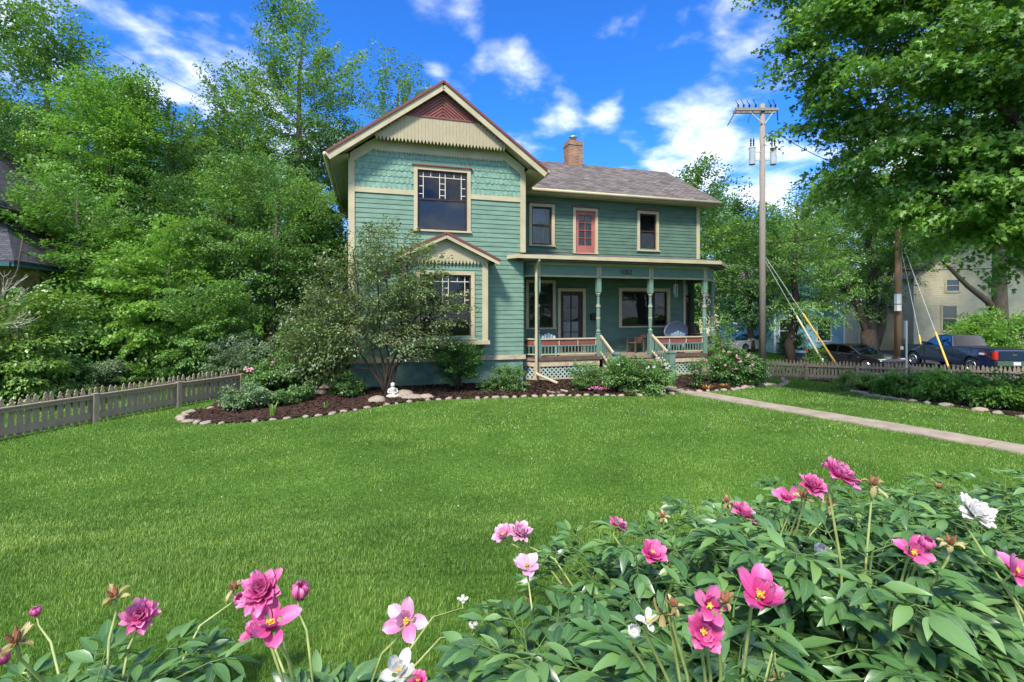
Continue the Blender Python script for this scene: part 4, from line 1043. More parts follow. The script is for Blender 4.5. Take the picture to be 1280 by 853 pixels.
def car(name, loc, rz, spec, label, cat, m):
    """x forward, y left. spec: dict with length, width, side outline (lower body), cabin outline, wheel positions"""
    e = empty(name, loc, rz, label, cat); W = spec['w']/2; wr = spec['r']
    # body: outline with wheel arches, loft with slight tumblehome
    low = []; xs = spec['wheels']; L0, L1 = spec['x0'], spec['x1']; zb = spec['zb']
    low.append((L0, zb+.12)); low.append((L0+.08, zb))
    for xw in sorted(xs):
        ra = wr*1.13
        for k in range(9):
            t = PI-PI*k/8; low.append((xw+ra*math.cos(t), max(zb, wr+ra*math.sin(t)) if 0 < k < 8 else zb))
    low.append((L1-.08, zb)); low.append((L1, zb+.12))
    outline = low + spec['top']          # top runs from front to rear
    n = len(outline); st = [(-W*.94, 0), (-W, .0), (W, .0), (W*.94, 0)]
    w = MB(); rings = []
    zmid = spec['belt']
    def yy(s, x, z): 
        f = 1-.06*max(0, (z-zmid)/.5) - .05*max(0, (abs(x-(L0+L1)/2)-(L1-L0)*.42)/((L1-L0)*.08))
        return s*W*f
    for s in (-1, 1): rings.append([(x, yy(s, x, z), z) for x, z in outline])
    w.add(rings[0]+rings[1], [tuple(range(n-1, -1, -1)) if False else tuple(range(n)), tuple(range(2*n-1, n-1, -1))] + [(i, n+i, n+(i+1) % n, (i+1) % n) for i in range(n)])
    b = w.build('body', m, e)
    md = b.modifiers.new('bev', 'BEVEL'); md.width = .035; md.segments = 2; md.limit_method = 'ANGLE'; md.angle_limit = rad(50)
    # cabin
    c = spec['cabin']; n = len(c); zc0 = min(z for x, z in c); zc1 = max(z for x, z in c)
    w = MB(); k = spec.get('tumble', .16)
    def cy(s, z): return s*(W*.93-(z-zc0)/(zc1-zc0)*k)
    w.add([(x, cy(-1, z), z) for x, z in c]+[(x, cy(1, z), z) for x, z in c], [tuple(range(n)), tuple(range(2*n-1, n-1, -1))]+[(i, n+i, n+(i+1) % n, (i+1) % n) for i in range(n)])
    cb = w.build('cabin', m, e); md = cb.modifiers.new('bev', 'BEVEL'); md.width = .04; md.segments = 2; md.limit_method = 'ANGLE'; md.angle_limit = rad(30)
    for q in spec['side_glass']:
        for s in (-1, 1):
            w = MB(); P = [(x, cy(s, z)+s*.008, z) for x, z in q]; w.add(P, [tuple(range(len(P)))]); w.build('side_window', M['tinted'], cb)
    for nm, (xa, za, xb, zb_) in (('windscreen', spec['ws']), ('rear_window', spec['rw'])):
        d = Vector((zb_-za, 0, -(xb-xa))).normalized()*.012
        if nm == 'rear_window': d = -d
        if (nm == 'windscreen' and d.x < 0) or (nm == 'rear_window' and d.x > 0): d = -d
        w = MB(); w.add([(xa+d.x, cy(-1, za)*.9, za+d.z), (xa+d.x, cy(1, za)*.9, za+d.z), (xb+d.x, cy(1, zb_)*.9, zb_+d.z), (xb+d.x, cy(-1, zb_)*.9, zb_+d.z)], [(0,1,2,3)])
        w.build(nm, M['carglass' if nm == 'windscreen' else 'tinted'], cb)
    for xw in xs:
        for s in (-1, 1): wheel(e, xw, s*(W-.12), wr, .22, s)
    for s in (-1, 1):
        x, z0, z1 = spec['tail']; w = MB(); w.box(x-.03, x+.10, s*W*.80, s*W*.985, z0, z1); w.build('taillight', M['lamp_red'], e)
        x, z0, z1 = spec['head']; w = MB(); w.box(x-.18, x+.02, s*W*.62, s*W*.965, z0, z1); w.build('headlight', M['lamp_clear'], e)
        x, z = spec['mirror']; w = MB(); w.box(x-.09, x+.09, s*W*.98, s*(W+.18), z, z+.14); w.build('side_mirror', m, e)
        w = MB()
        for (hx, hz) in spec['handles']: w.box(hx-.1, hx+.1, s*W*.99, s*(W+.03), hz, hz+.03)
        w.build('door_handle', M['chrome'], e)
        w = MB()
        for sx in spec['seams']: w.box(sx-.006, sx+.006, s*(W*.985), s*(W+.003), zb+.1, zmid)
        w.build('door_seam', M['black'], e)
    return e
sedan = dict(w=1.84, r=.33, x0=-2.35, x1=2.4, zb=.2, wheels=(-1.35, 1.45), belt=.92,
    top=[(2.4, .62), (2.3, .74), (1.5, .90), (1.05, .95), (-1.6, 1.0), (-2.25, 1.02), (-2.35, .9)],
    cabin=[(1.15, .93), (.35, 1.38), (-.1, 1.45), (-.7, 1.44), (-1.2, 1.34), (-1.95, 1.0)],
    side_glass=[[(.92, .97), (.28, 1.33), (-.28, 1.38), (-.28, .99)], [(-.36, .99), (-.36, 1.38), (-.8, 1.36), (-1.25, 1.2), (-1.55, 1.02)]],
    ws=(1.13, .96, .33, 1.38), rw=(-1.85, 1.06, -1.18, 1.34), tail=(-2.36, .78, .95), head=(2.3, .62, .76), mirror=(.72, .96), handles=[(-.1, .86), (-1.15, .88)], seams=(.75, -.32, -1.2))
pick = dict(w=2.0, r=.41, x0=-2.95, x1=2.95, zb=.42, wheels=(-1.75, 1.95), belt=1.1,
    top=[(2.95, .85), (2.93, 1.12), (2.8, 1.2), (1.35, 1.28), (.9, 1.3), (-.55, 1.3), (-.62, 1.28), (-2.92, 1.28), (-2.95, 1.2)],
    cabin=[(1.35, 1.27), (.65, 1.80), (.35, 1.88), (-.40, 1.87), (-.62, 1.27)],
    side_glass=[[(1.15, 1.32), (.58, 1.76), (.28, 1.80), (.28, 1.32)], [(.18, 1.32), (.18, 1.8), (-.36, 1.8), (-.5, 1.32)]],
    ws=(1.33, 1.30, .65, 1.80), rw=(-.60, 1.33, -.42, 1.83), tail=(-2.96, .82, 1.2), head=(2.92, .86, 1.06), mirror=(1.05, 1.32), handles=[(.25, 1.1)], seams=(1.15, .1, -.66))
def gl3(x, y): return (x, y, float(gz(x, y))+.02)
t = car('pickup_truck', gl3(25.8, 28.15), rad(89), pick, 'dark navy pickup truck with chrome wheels parked behind the street fence', 'pickup truck', M['navy'])
t.scale = (1.05, 1.05, 1.07)
w = MB(); w.box(-3.08, -2.93, -.92, .92, .52, .74); w.build('bumper', M['chrome'], t)
w = MB(); w.box(-3.1, -3.08, -.17, .17, .56, .71); w.build('licence_plate', M['plate'], t)
w = MB(); w.box(-2.85, -.72, -.82, .82, 1.283, 1.30); w.build('bed_opening', M['black'], t)
w = MB(); w.box(-2.97, -2.955, -.75, .75, .80, 1.22); w.build('tailgate', M['navy'], t); w = MB(); w.box(-2.985, -2.97, -.1, .1, 1.02, 1.08); w.build('badge', M['chrome'], t)
w = MB(); w.box(-2.5, -2.2, .999, 1.006, 1.0, 1.1); w.build('decal', M['white'], t); w = MB(); w.box(-2.62, -2.48, .999, 1.006, 1.0, 1.1); w.build('decal', M['lamp_red'], t)
car('sedan', gl3(20.15, 28.9), math.atan2(-.97, .30), sedan, 'black sedan parked nose forward between the street fence and the brown pole', 'car', M['blackcar'])
car('sedan', gl3(*base(938, 42)[:2]), rad(200), sedan, 'white car parked far off just left of the grey utility pole', 'car', M['whitecar'])
car('sedan', gl3(*base(978, 47)[:2]), rad(165), sedan, 'silver car parked far off just right of the grey utility pole', 'car', M['silver'])

# ================================================================== OTHER HOUSES
def clapmat(name, c, pitch=.16):
    m, nt, out = newmat(name); b = N(nt, 'ShaderNodeBsdfPrincipled', Roughness=.7); tc = N(nt, 'ShaderNodeTexCoord'); sp = N(nt, 'ShaderNodeSeparateXYZ')
    nt.links.new(tc.outputs['Object'], sp.inputs[0])
    md = N(nt, 'ShaderNodeMath', operation='MODULO'); md.inputs[1].default_value = pitch; nt.links.new(sp.outputs[2], md.inputs[0])
    mr = N(nt, 'ShaderNodeMapRange'); mr.inputs[2].default_value = pitch; mr.inputs[3].default_value = 1; mr.inputs[4].default_value = 0; nt.links.new(md.outputs[0], mr.inputs[0])
    bp = N(nt, 'ShaderNodeBump', Strength=1, Distance=.03); nt.links.new(mr.outputs[0], bp.inputs['Height']); nt.links.new(bp.outputs[0], b.inputs['Normal'])
    n1 = N(nt, 'ShaderNodeTexNoise', Scale=1.5, Detail=6.0); nt.links.new(tc.outputs['Object'], n1.inputs['Vector'])
    r = ramp(nt, n1.outputs['Fac'], [(.3, sc3(c, .85)), (.5, c), (.7, sc3(c, 1.1))]); nt.links.new(r.outputs[0], b.inputs['Base Color']); nt.links.new(b.outputs[0], out.inputs[0]); return m
M['w_cream'] = clapmat('cream_siding', (.60, .52, .34)); M['w_blue'] = clapmat('blue_siding', (.16, .36, .46)); M['w_yellow'] = clapmat('yellow_siding', (.58, .48, .24)); M['w_tan'] = M['tanbrick']
def simple_house(loc, rz, W, D, Hh, roof_h, label, m, wins, trim='white', name='house', ridge='x', roofm='shingles', chimney=False, door=None):
    """front face on local -y; W along x; wins: (x, z, w, h) on the front"""
    e = empty(name, loc, rz, label, 'house')
    w = MB()
    if ridge == 'x':
        w.prism([(0, -1), (D, -1), (D, Hh), (D/2, Hh+roof_h), (0, Hh)], -W/2, W/2, axis='x'); w.build('wall', m, e)
        w = MB(); o = .4; k = roof_h/(D/2)
        slab(w, (-W/2-o, -o, Hh-o*k+.1), (W/2+o, -o, Hh-o*k+.1), (W/2+o, D/2, Hh+roof_h+.1), (-W/2-o, D/2, Hh+roof_h+.1), .15)
        slab(w, (W/2+o, D+o, Hh-o*k+.1), (-W/2-o, D+o, Hh-o*k+.1), (-W/2-o, D/2, Hh+roof_h+.1), (W/2+o, D/2, Hh+roof_h+.1), .15)
    else:
        w.prism([(-W/2, -1), (W/2, -1), (W/2, Hh), (0, Hh+roof_h), (-W/2, Hh)], 0, D); w.build('wall', m, e)
        w = MB(); o = .4; k = roof_h/(W/2)
        slab(w, (-W/2-o, D+o, Hh-o*k+.1), (-W/2-o, -o, Hh-o*k+.1), (0, -o, Hh+roof_h+.1), (0, D+o, Hh+roof_h+.1), .15)
        slab(w, (W/2+o, -o, Hh-o*k+.1), (W/2+o, D+o, Hh-o*k+.1), (0, D+o, Hh+roof_h+.1), (0, -o, Hh+roof_h+.1), .15)
    rf = w.build('roof', M[roofm], e)
    if chimney:
        w = MB(); w.box(-.4, .4, D*.5-.4, D*.5+.4, Hh, Hh+roof_h+1.2); w.build('chimney', M['brick'], rf)
    for s_ in (-1, 1):
        w = MB(); w.box(s_*(W/2+.03), s_*(W/2-.12), -.03, .1, -.5, Hh); w.build('corner_board', M[trim], e)
    for (x, z, ww, hh) in wins:
        w = MB()
        for a, b, c, d in ((x-ww/2-.1, x-ww/2, z-.1, z+hh+.1), (x+ww/2, x+ww/2+.1, z-.1, z+hh+.1), (x-ww/2, x+ww/2, z+hh, z+hh+.12), (x-ww/2-.14, x+ww/2+.14, z-.14, z), (x-ww/2, x+ww/2, z+hh/2-.03, z+hh/2+.03)): w.box(a, b, -.07, .0, c, d)
        wn = w.build('window', M[trim], e); w = MB(); w.box(x-ww/2, x+ww/2, -.02, .0, z, z+hh); w.build('pane', M['darkglass'], wn)
    if door:
        x, ww, hh = door; w = MB(); w.box(x-ww/2, x+ww/2, -.05, 0, 0, hh); d = w.build('door', M['wood_dark'], e); w = MB(); w.ball((x+ww*.35, -.08, 1.0), .04); w.build('handle', M['chrome'], d)
    return e
m, nt, out = newmat('dark_window_glass'); b = N(nt, 'ShaderNodeBsdfPrincipled', Roughness=.08); b.inputs['Base Color'].default_value = (.02, .028, .028, 1); b.inputs['Specular IOR Level'].default_value = .9; nt.links.new(b.outputs[0], out.inputs[0]); M['darkglass'] = m
# cream house on the right, blue one across the street, yellow one beyond
simple_house((base(1212, 38).x, 38.0, -.85), rad(-22), 7.0, 10, 6.3, 3.2, 'large cream sided house seen behind the dark blue pickup', M['w_cream'],
             [(-1.55+.3, 1.9, .85, 1.9), (-1.35+.3, 5.0, .75, .85), (1.7, 1.9, .9, 1.9), (1.7, 4.6, .9, 1.3)], trim='w_cream', ridge='y')
simple_house((base(1122, 42).x, 42.0, -.85), rad(-22), 5.6, 8, 3.9, 1.6, 'low cream wing with a dark porch opening between the two poles', M['w_cream'], [(-1.9, 1.1, .7, 1.3)], trim='w_cream', ridge='x', door=(1.0, 2.4, 1.9), roofm='shingles_dark')  # wide brown door panel stands in for the shaded porch opening
simple_house((23.4, 40.5, -.85), rad(8), 7.6, 9, 4.3, 2.8, 'bright blue cottage half hidden by trees across the street', M['w_blue'],
             [(-2.2, 1.0, .95, 1.8), (1.7, 1.0, 1.1, 1.8), (-2.2, 3.4, .8, .9)], ridge='x', chimney=True) if False else None
simple_house((base(1012, 40).x, 40.0, -.85), rad(4), 6.0, 9, 5.0, 2.8, 'bright blue cottage half hidden by trees across the street', M['w_blue'], [(-2.1, .9, .95, 1.8), (1.2, 1.0, 1.1, 1.8), (-2.1, 3.5, .9, 1.2), (1.2, 3.5, .9, 1.2)], ridge='y')
simple_house((base(968, 44).x, 44.0, -.85), rad(4), 3.6, 6, 3.0, 1.5, 'small pale blue house with a covered entry left of the blue cottage', M['w_blue'], [(.6, .9, .8, 1.3)], ridge='x', door=(-1.0, .9, 2.0))
simple_house((base(915, 52).x, 52.0, -.85), rad(20), 6.5, 8, 4.0, 3.2, 'pale yellow gabled house glimpsed beyond the porch corner', M['w_yellow'], [(-1.2, 1.0, .9, 1.6), (1.2, 1.0, .9, 1.6), (0, 4.0, .9, 1.2)], ridge='y', trim='white')
# neighbour on the left: high gable with a lower porch roof
e = empty('neighbour_house', (-23.3, 17.0, .65), rad(16), 'tan brick neighbour house with a dark teal gable at the left edge', 'house')
w = MB(); w.prism([(-4, -1.2), (4, -1.2), (4, 6.2), (0, 9.6), (-4, 6.2)], 0, 9); w.build('wall', M['tanbrick'], e)
M['teal_dark'] = surf('dark_teal_paint', (.03, .10, .115), .5, .1, 3); M['rust_board'] = surf('rust_shingle', (.26, .09, .045), .8, .25, 9, stretch=(1, 1, 4))
w = MB(); slab(w, (-4.7, 9.6, 5.7), (-4.7, -.9, 5.7), (0, -.9, 9.9), (0, 9.6, 9.9), .14); slab(w, (4.7, -.9, 5.7), (4.7, 9.6, 5.7), (0, 9.6, 9.9), (0, -.9, 9.9), .14); w.build('roof', M['shingles_dark'], e)
w = MB()
for s in (-1, 1): w.bar((0, -.95, 9.75), (s*4.75, -.95, 5.5), .08, .35)
w.box(-4.6, 4.6, -.9, -.0, 5.62, 5.85); w.build('rake_board', M['teal_dark'], e)
w = MB(); w.prism([(-4.1, 5.86), (4.1, 5.86), (0, 9.5)], -.10, -.03); w.build('gable_panel', M['rust_board'], e)
w = MB(); slab(w, (-4.2, -2.8, 3.55), (6.4, -2.8, 3.55), (4.6, -.05, 5.2), (-4.2, -.05, 5.2), .12); slab(w, (6.4, -2.8, 3.55), (6.4, 4, 3.55), (4.6, 4, 5.2), (4.6, -.05, 5.2), .12); w.build('porch_roof', M['shingles_dark'], e)
w = MB(); w.box(-4.2, 6.3, -2.85, -2.75, 3.35, 3.5); w.box(6.3, 6.4, -2.8, 4, 3.35, 3.5); w.build('porch_gutter', M['teal_dark'], e)
w = MB(); w.box(4.01, 5.8, -.4, 3.9, -1.2, 3.8); w.build('wall', M['tanbrick'], e)
for x in (-2.2, 2.0):
    w = MB(); w.box(x-.6, x+.6, -.08, 0, 1.0, 2.8); wn = w.build('window', M['teal_dark'], e); w = MB(); w.box(x-.5, x+.5, -.1, -.08, 1.1, 2.7); w.build('pane', M['darkglass'], wn)
# ================================================================== VEGETATION
LEAF = {
 'kite': (np.array([(0,0,0),(-.5,.42,.10),(0,1,-.06),(.5,.42,.10)]), np.array([(0,2,1),(0,3,2)])),
 'maple': (np.array([(0,0,0),(-.62,.22,.05),(-.22,.42,.02),(-.50,.82,-.02),(-.10,.66,.0),(0,1.08,-.10),(.10,.66,.0),(.50,.82,-.02),(.22,.42,.02),(.62,.22,.05)]),
           np.array([(0,2,1),(2,4,3),(4,6,5),(6,8,7),(8,0,9),(0,4,2),(0,8,6),(0,6,4)])),
 'lance': (np.array([(0,0,0),(-.5,.3,.12),(0,.42,0),(.5,.3,.12),(-.36,.7,.05),(.36,.7,.05),(0,1,-.16)]), np.array([(0,2,1),(0,3,2),(1,2,4),(2,3,5),(2,6,4),(2,5,6)])),
}
def leaves(P, Dn, Up, L, Wd, kind='kite'):
    """leaf meshes: P base (n,3), Dn direction, Up normal, L length, Wd width"""
    T, Fc = LEAF[kind]; n = len(P)
    D = Dn/np.linalg.norm(Dn, axis=1, keepdims=True)
    S = np.cross(D, Up); S /= np.linalg.norm(S, axis=1, keepdims=True)+1e-9
    Nn = np.cross(S, D)
    V = P[:, None, :] + (T[None, :, 0:1]*Wd[:, None, None])*S[:, None, :] + (T[None, :, 1:2]*L[:, None, None])*D[:, None, :] + (T[None, :, 2:3]*L[:, None, None])*Nn[:, None, :]
    k = len(T); Fs = (np.arange(n)[:, None, None]*k + Fc[None]).reshape(-1, 3)
    return V.reshape(-1, 3), Fs, len(Fc)
def branch_net(mb, base, clumps, trunk_pts, r0, rng, rmin=.012, thick=1.0, extra=()):
    """grow branches from trunk_pts out to every clump centre, each joining the nearest point already there"""
    nodes = [Vector(p) for p in trunk_pts]; rad_ = list(np.linspace(r0, r0*.10, len(nodes)))
    mb.tube(nodes, rad_, 9)
    for ex, er in extra:
        ex = [Vector(p) for p in ex]; rr = list(np.linspace(er, er*.4, len(ex))); mb.tube(ex, rr, 7); nodes += ex; rad_ += rr
    top = trunk_pts[-1]; axis = Vector(trunk_pts[len(trunk_pts)//2])
    order = sorted(clumps, key=lambda c: (Vector(c)-axis).length)
    for c in order:
        c = Vector(c); best, bi = 1e9, 0
        for i, q in enumerate(nodes):
            d = (c-q).length + max(0, q.z-c.z)*1.4
            if d < best: best, bi = d, i
        q = nodes[bi]; d = c-q; L = d.length
        if L < .05: continue
        r = max(rmin, min(rad_[bi]*.62, .012*thick*L+rmin*1.5)); ns = 4 if L > 1.2 else 2
        side = Vector((rng.uniform(-1, 1), rng.uniform(-1, 1), rng.uniform(.1, .9)))*L*.13
        pts, rs = [q], [r*1.15]
        for k in range(1, ns+1):
            t = k/ns; pts.append(q+d*t+side*math.sin(PI*t)); rs.append(max(rmin*.5, r*(1-.65*t)))
        mb.tube(pts, rs, 5, cap=False)
        for p_, r_ in zip(pts[1:], rs[1:]): nodes.append(p_); rad_.append(r_)
def crown_clumps(lobes, n, rng, inner=.35, spacing=.5):
    """clump centres through a set of ellipsoid lobes, crowded to the outside, kept a little apart"""
    out = []; w = [l[3]*l[4]+l[4]*l[5]+l[3]*l[5] for l in lobes]; tries = 0
    while len(out) < n and tries < n*12:
        tries += 1
        l = rng.choices(lobes, w)[0]; v = Vector((rng.gauss(0, 1), rng.gauss(0, 1), rng.gauss(0, 1))).normalized()
        rr = inner+(1-inner)*rng.random()**.45
        rr *= 1+.16*mn.noise(v*2.3+Vector((l[0], l[1], l[2])))
        c = Vector((l[0]+v.x*l[3]*rr, l[1]+v.y*l[4]*rr, l[2]+v.z*l[5]*rr))
        if all((c-o).length > spacing for o in out[-60:]): out.append(c)
    return out
def spray_leaves(clumps, ctr, nper, R0, L, kind, rng, flat=.3, droop=.35, wr=.62, ltilt=.55, updir=.75, vjit=.17, varbase=.5):
    """each clump is a shallow drooping spray of leaves reaching away from the trunk"""
    n = len(clumps); C = np.repeat(np.array([tuple(c) for c in clumps]), nper, 0); m = len(C)
    out = C-np.array(ctr)[None]; out[:, 2] *= .45; out /= np.linalg.norm(out, axis=1, keepdims=True)+1e-9
    rc = np.repeat(R0*rng.uniform(.6, 1.3, n), nper)
    a = rng.uniform(0, 2*PI, m); r = rc*np.sqrt(rng.random(m)); ox, oy = r*np.cos(a), r*np.sin(a)
    h = np.stack([-out[:, 1], out[:, 0], np.zeros(m)], 1); h /= np.linalg.norm(h, axis=1, keepdims=True)+1e-9
    upl = np.cross(out, h); upl *= np.sign(upl[:, 2:3]+1e-6)
    tw = np.repeat(rng.normal(0, .25, (n, 3)), nper, 0)
    upl = upl+tw; upl /= np.linalg.norm(upl, axis=1, keepdims=True)
    P = C + out*(ox*1.15)[:, None] + h*oy[:, None] + upl*(rng.normal(0, flat, m)*rc*.5 - droop*r*r/np.maximum(rc, .01))[:, None]
    D = out*.6+np.stack([np.cos(a), np.sin(a), np.zeros(m)], 1)*.5+rng.normal(0, .35, (m, 3)); D[:, 2] -= .28
    U = upl*updir+np.array([0, 0, 1])*.35+rng.normal(0, ltilt, (m, 3))*.55
    Ls = L*rng.uniform(.65, 1.3, m)
    V, Fs, k = leaves(P, D, U, Ls, Ls*wr, kind)
    cv = np.repeat(rng.normal(0, .10, n), nper); var = np.clip(varbase+cv+rng.normal(0, vjit, m), 0, 1)
    return V, Fs, np.repeat(var, k)
def plant(name, base, label, cat, lobes, nclump, nper, R0, L, mat, bark='bark', kind='kite', seed=1, trunk=None, r0=.2, group=None, inner=.35, flat=.3, droop=.35, wr=.62,
          spacing=.5, extra=(), stems=0, ctr=None, rmin=.012, updir=.75, crown='crown', trunkname='trunk', varbase=.5, ltilt=.55, thick=1.0):
    rng = random.Random(seed); nr = np.random.default_rng(seed)
    e = empty(name, base, 0, label, cat, group); b = Vector(base)
    cl = crown_clumps(lobes, nclump, rng, inner, spacing)
    cm = Vector((sum(l[0] for l in lobes), sum(l[1] for l in lobes), sum(l[2] for l in lobes)))/len(lobes)
    if ctr is None: ctr = (cm.x, cm.y, cm.z-.3*lobes[0][5])
    V, Fs, var = spray_leaves(cl, ctr, nper, R0, L, kind, nr, flat, droop, wr, ltilt, updir, varbase=varbase)
    np_mesh(crown, V, Fs, M[mat], e, var)
    w = MB()
    zt = max(l[2]+l[5]*.25 for l in lobes)
    if trunk is None:
        trunk = [(0, 0, -.15)]+[(cm.x*t+rng.uniform(-1, 1)*r0*.6, cm.y*t+rng.uniform(-1, 1)*r0*.6, zt*t) for t in (.12, .25, .4, .55, .7, .85, 1)]
        if stems:
            trunk = [(0, 0, -.1), (0, 0, .05)]
            extra = list(extra)+[([(0, 0, 0), (math.cos(a)*cm.z*.12, math.sin(a)*cm.z*.12, cm.z*.35), (cm.x+math.cos(a)*lobes[0][3]*.4, cm.y+math.sin(a)*lobes[0][4]*.4, cm.z), (cm.x+math.cos(a)*lobes[0][3]*.6, cm.y+math.sin(a)*lobes[0][4]*.6, cm.z+lobes[0][5]*.5)], r0) for a in [2*PI*k/stems+rng.uniform(-.3, .3) for k in range(stems)]]
    branch_net(w, b, cl, trunk, r0, rng, rmin, thick, extra)
    w.build(trunkname, M[bark], e, smooth=True)
    return e
def lobe_set(rx, ry, z0, z1, rng, n=6, top=.7):
    """ellipsoid lobes filling a crown that spans z0..z1"""
    zc, rz = (z0+z1)/2, (z1-z0)/2; L = [(0, 0, zc, rx*.72, ry*.72, rz*.86)]
    for i in range(n):
        t = (i+.5)/n; z = z0+(z1-z0)*(.15+.75*t); wv = math.sqrt(max(.12, 1-((z-zc)/rz)**2)); a = rng.uniform(0, 2*PI)
        L.append((math.cos(a)*rx*.55*wv, math.sin(a)*ry*.55*wv, z, rx*.46*(.5+.5*wv), ry*.46*(.5+.5*wv), rz*.30))
    return L
def tree_px(label, px, Y, top, hw_, bot, mat, seed, nclump=170, nper=170, R0=.75, L=.13, kind='kite', bark='bark', r0=None, name='tree', group=None, n=6, **kw):
    b = base(px, Y); k = Y/F; rng = random.Random(seed)
    z0, z1 = H-(bot-CY)*k-b.z, H-(top-CY)*k-b.z; rx = hw_*k
    e = plant(name, b, label, 'tree', lobe_set(rx, rx*.9, z0, z1, rng, n), nclump, nper, R0, L, mat, bark, kind, seed, r0=r0 or .022*z1, group=group, **kw)
    return e
# ---- left side woods
tree_px('tallest dark loose crowned tree at the far left of the wood', 75, 31, 22, 125, 330, 'lf_mid', 21, 300, 210, 1.0, .18, inner=.3, spacing=.9)
tree_px('yellow green maple standing tall left of the wood centre', 118, 23, 78, 72, 300, 'lf_bright', 22, 190, 190, .75, .13, spacing=.6, kind='kite', droop=.3)
tree_px('light green maple with layered shelves beside the neighbour house', 92, 19.5, 205, 92, 455, 'lf_bright', 23, 180, 200, .7, .12, kind='maple', spacing=.5, varbase=.32, flat=.22, inner=.45)
tree_px('mid green tree rising between the yellow maple and the pointed birch', 212, 25, 108, 78, 360, 'lf_mid', 24, 200, 190, .8, .13, spacing=.6)
tree_px('slim pointed birch like tree with loose sprays against the sky', 300, 27.5, 88, 50, 330, 'lf_mid', 25, 150, 160, .7, .13, spacing=.7, bark='bark_pale', r0=.14)
tree_px('airy tall locust with bare limbs showing against the blue sky', 372, 25.5, 12, 84, 290, 'lf_mid', 26, 170, 190, .80, .14, spacing=.8, inner=.3, thick=1.6, varbase=.55)
tree_px('feathery tree rising behind the left gable slope', 487, 35, 74, 62, 320, 'lf_mid', 27, 130, 140, .95, .16, spacing=.9)
tree_px('dense leafy tree close left of the gable wall', 335, 19.5, 182, 98, 430, 'lf_mid', 28, 230, 230, .62, .105, spacing=.45, inner=.45)
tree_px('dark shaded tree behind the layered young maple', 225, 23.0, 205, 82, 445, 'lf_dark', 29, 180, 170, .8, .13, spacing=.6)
tree_px('young maple with tiered pale shelves of leaves above the fence', 208, 17.6, 268, 62, 452, 'lf_maple', 30, 120, 190, .55, .11, kind='maple', spacing=.4, flat=.16, varbase=.85, inner=.4)
tree_px('dark conifer green tree beside the neighbour gable', 18, 24, 120, 62, 330, 'lf_dark', 31, 150, 170, .8, .13, spacing=.6)
tree_px('dark understory tree between the leafy tree and the house corner', 398, 20.5, 262, 48, 455, 'lf_dark', 32, 120, 170, .55, .12, spacing=.4)
tree_px('leafy sapling with drooping sprays left of the flowering shrubs', 272, 16.8, 350, 55, 478, 'lf_mid', 33, 100, 190, .42, .095, spacing=.3, varbase=.6)
# row behind, copied
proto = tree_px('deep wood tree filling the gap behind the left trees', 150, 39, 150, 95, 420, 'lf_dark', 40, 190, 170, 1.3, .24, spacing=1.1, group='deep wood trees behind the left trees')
for px, Y, s in ((-30, 36, 1.0), (60, 42, 1.05), (250, 37, .95), (335, 43, 1.05), (420, 38, .9), (505, 47, 1.0), (15, 33, .55), (110, 31, .5), (185, 32, .52), (290, 33, .5), (370, 30, .45), (430, 29, .42)):
    c = copy_tree(proto); c.location = base(px, Y); c.scale = (s, s, s); c.rotation_euler.z = R.uniform(0, 6)
# bright small tree with bare twigs at far left
b = base(18, 12.9)
plant('tree', b, 'small bright leaved tree with bare pale twigs at the left edge', 'tree', [(0, 0, 2.0, 1.35, 1.2, 1.1), (.6, -.2, 1.1, 1.0, .9, .8), (-.9, 0, 1.5, 1., 1., 1.1), (.9, .1, 2.5, .7, .7, .6)], 95, 150, .42, .105, 'lf_lime', 'bark', 'kite', 51, r0=.07, spacing=.28, varbase=.15,
      extra=[([(0, 0, 1.4), (-.2, 0, 2.2), (.05, -.3, 2.9), (.5, -.4, 3.6), (.62, -.4, 4.4)], .035)])
t_ = COL.objects[-1] if False else None
w = MB(); rg = random.Random(5)
def twig(p, d, L, r, dep):
    q = p + d*L*.5 + Vector((rg.uniform(-1, 1), rg.uniform(-1, 1), rg.uniform(-1, 1)))*L*.12; e2 = p + d*L
    w.tube([p, q, e2], [r, r*.8, r*.6], 5, cap=False)
    if dep:
        for k in range(3): twig(q if k == 0 else e2, (d+Vector((rg.uniform(-1, 1), rg.uniform(-.6, .6), rg.uniform(-.5, .9)))*.75).normalized(), L*.66, r*.6, dep-1)
for d0 in (Vector((.5, 0, .7)), Vector((.8, -.2, .25)), Vector((.15, -.2, .9))): twig(Vector((-.3, -.6, 1.9)), d0.normalized(), .85, .028, 3)
o_ = [o for o in COL.objects if o.get('label', '').startswith('small bright leaved tree')][0]
w.build('bare_twigs', M['bark_pale'], o_)

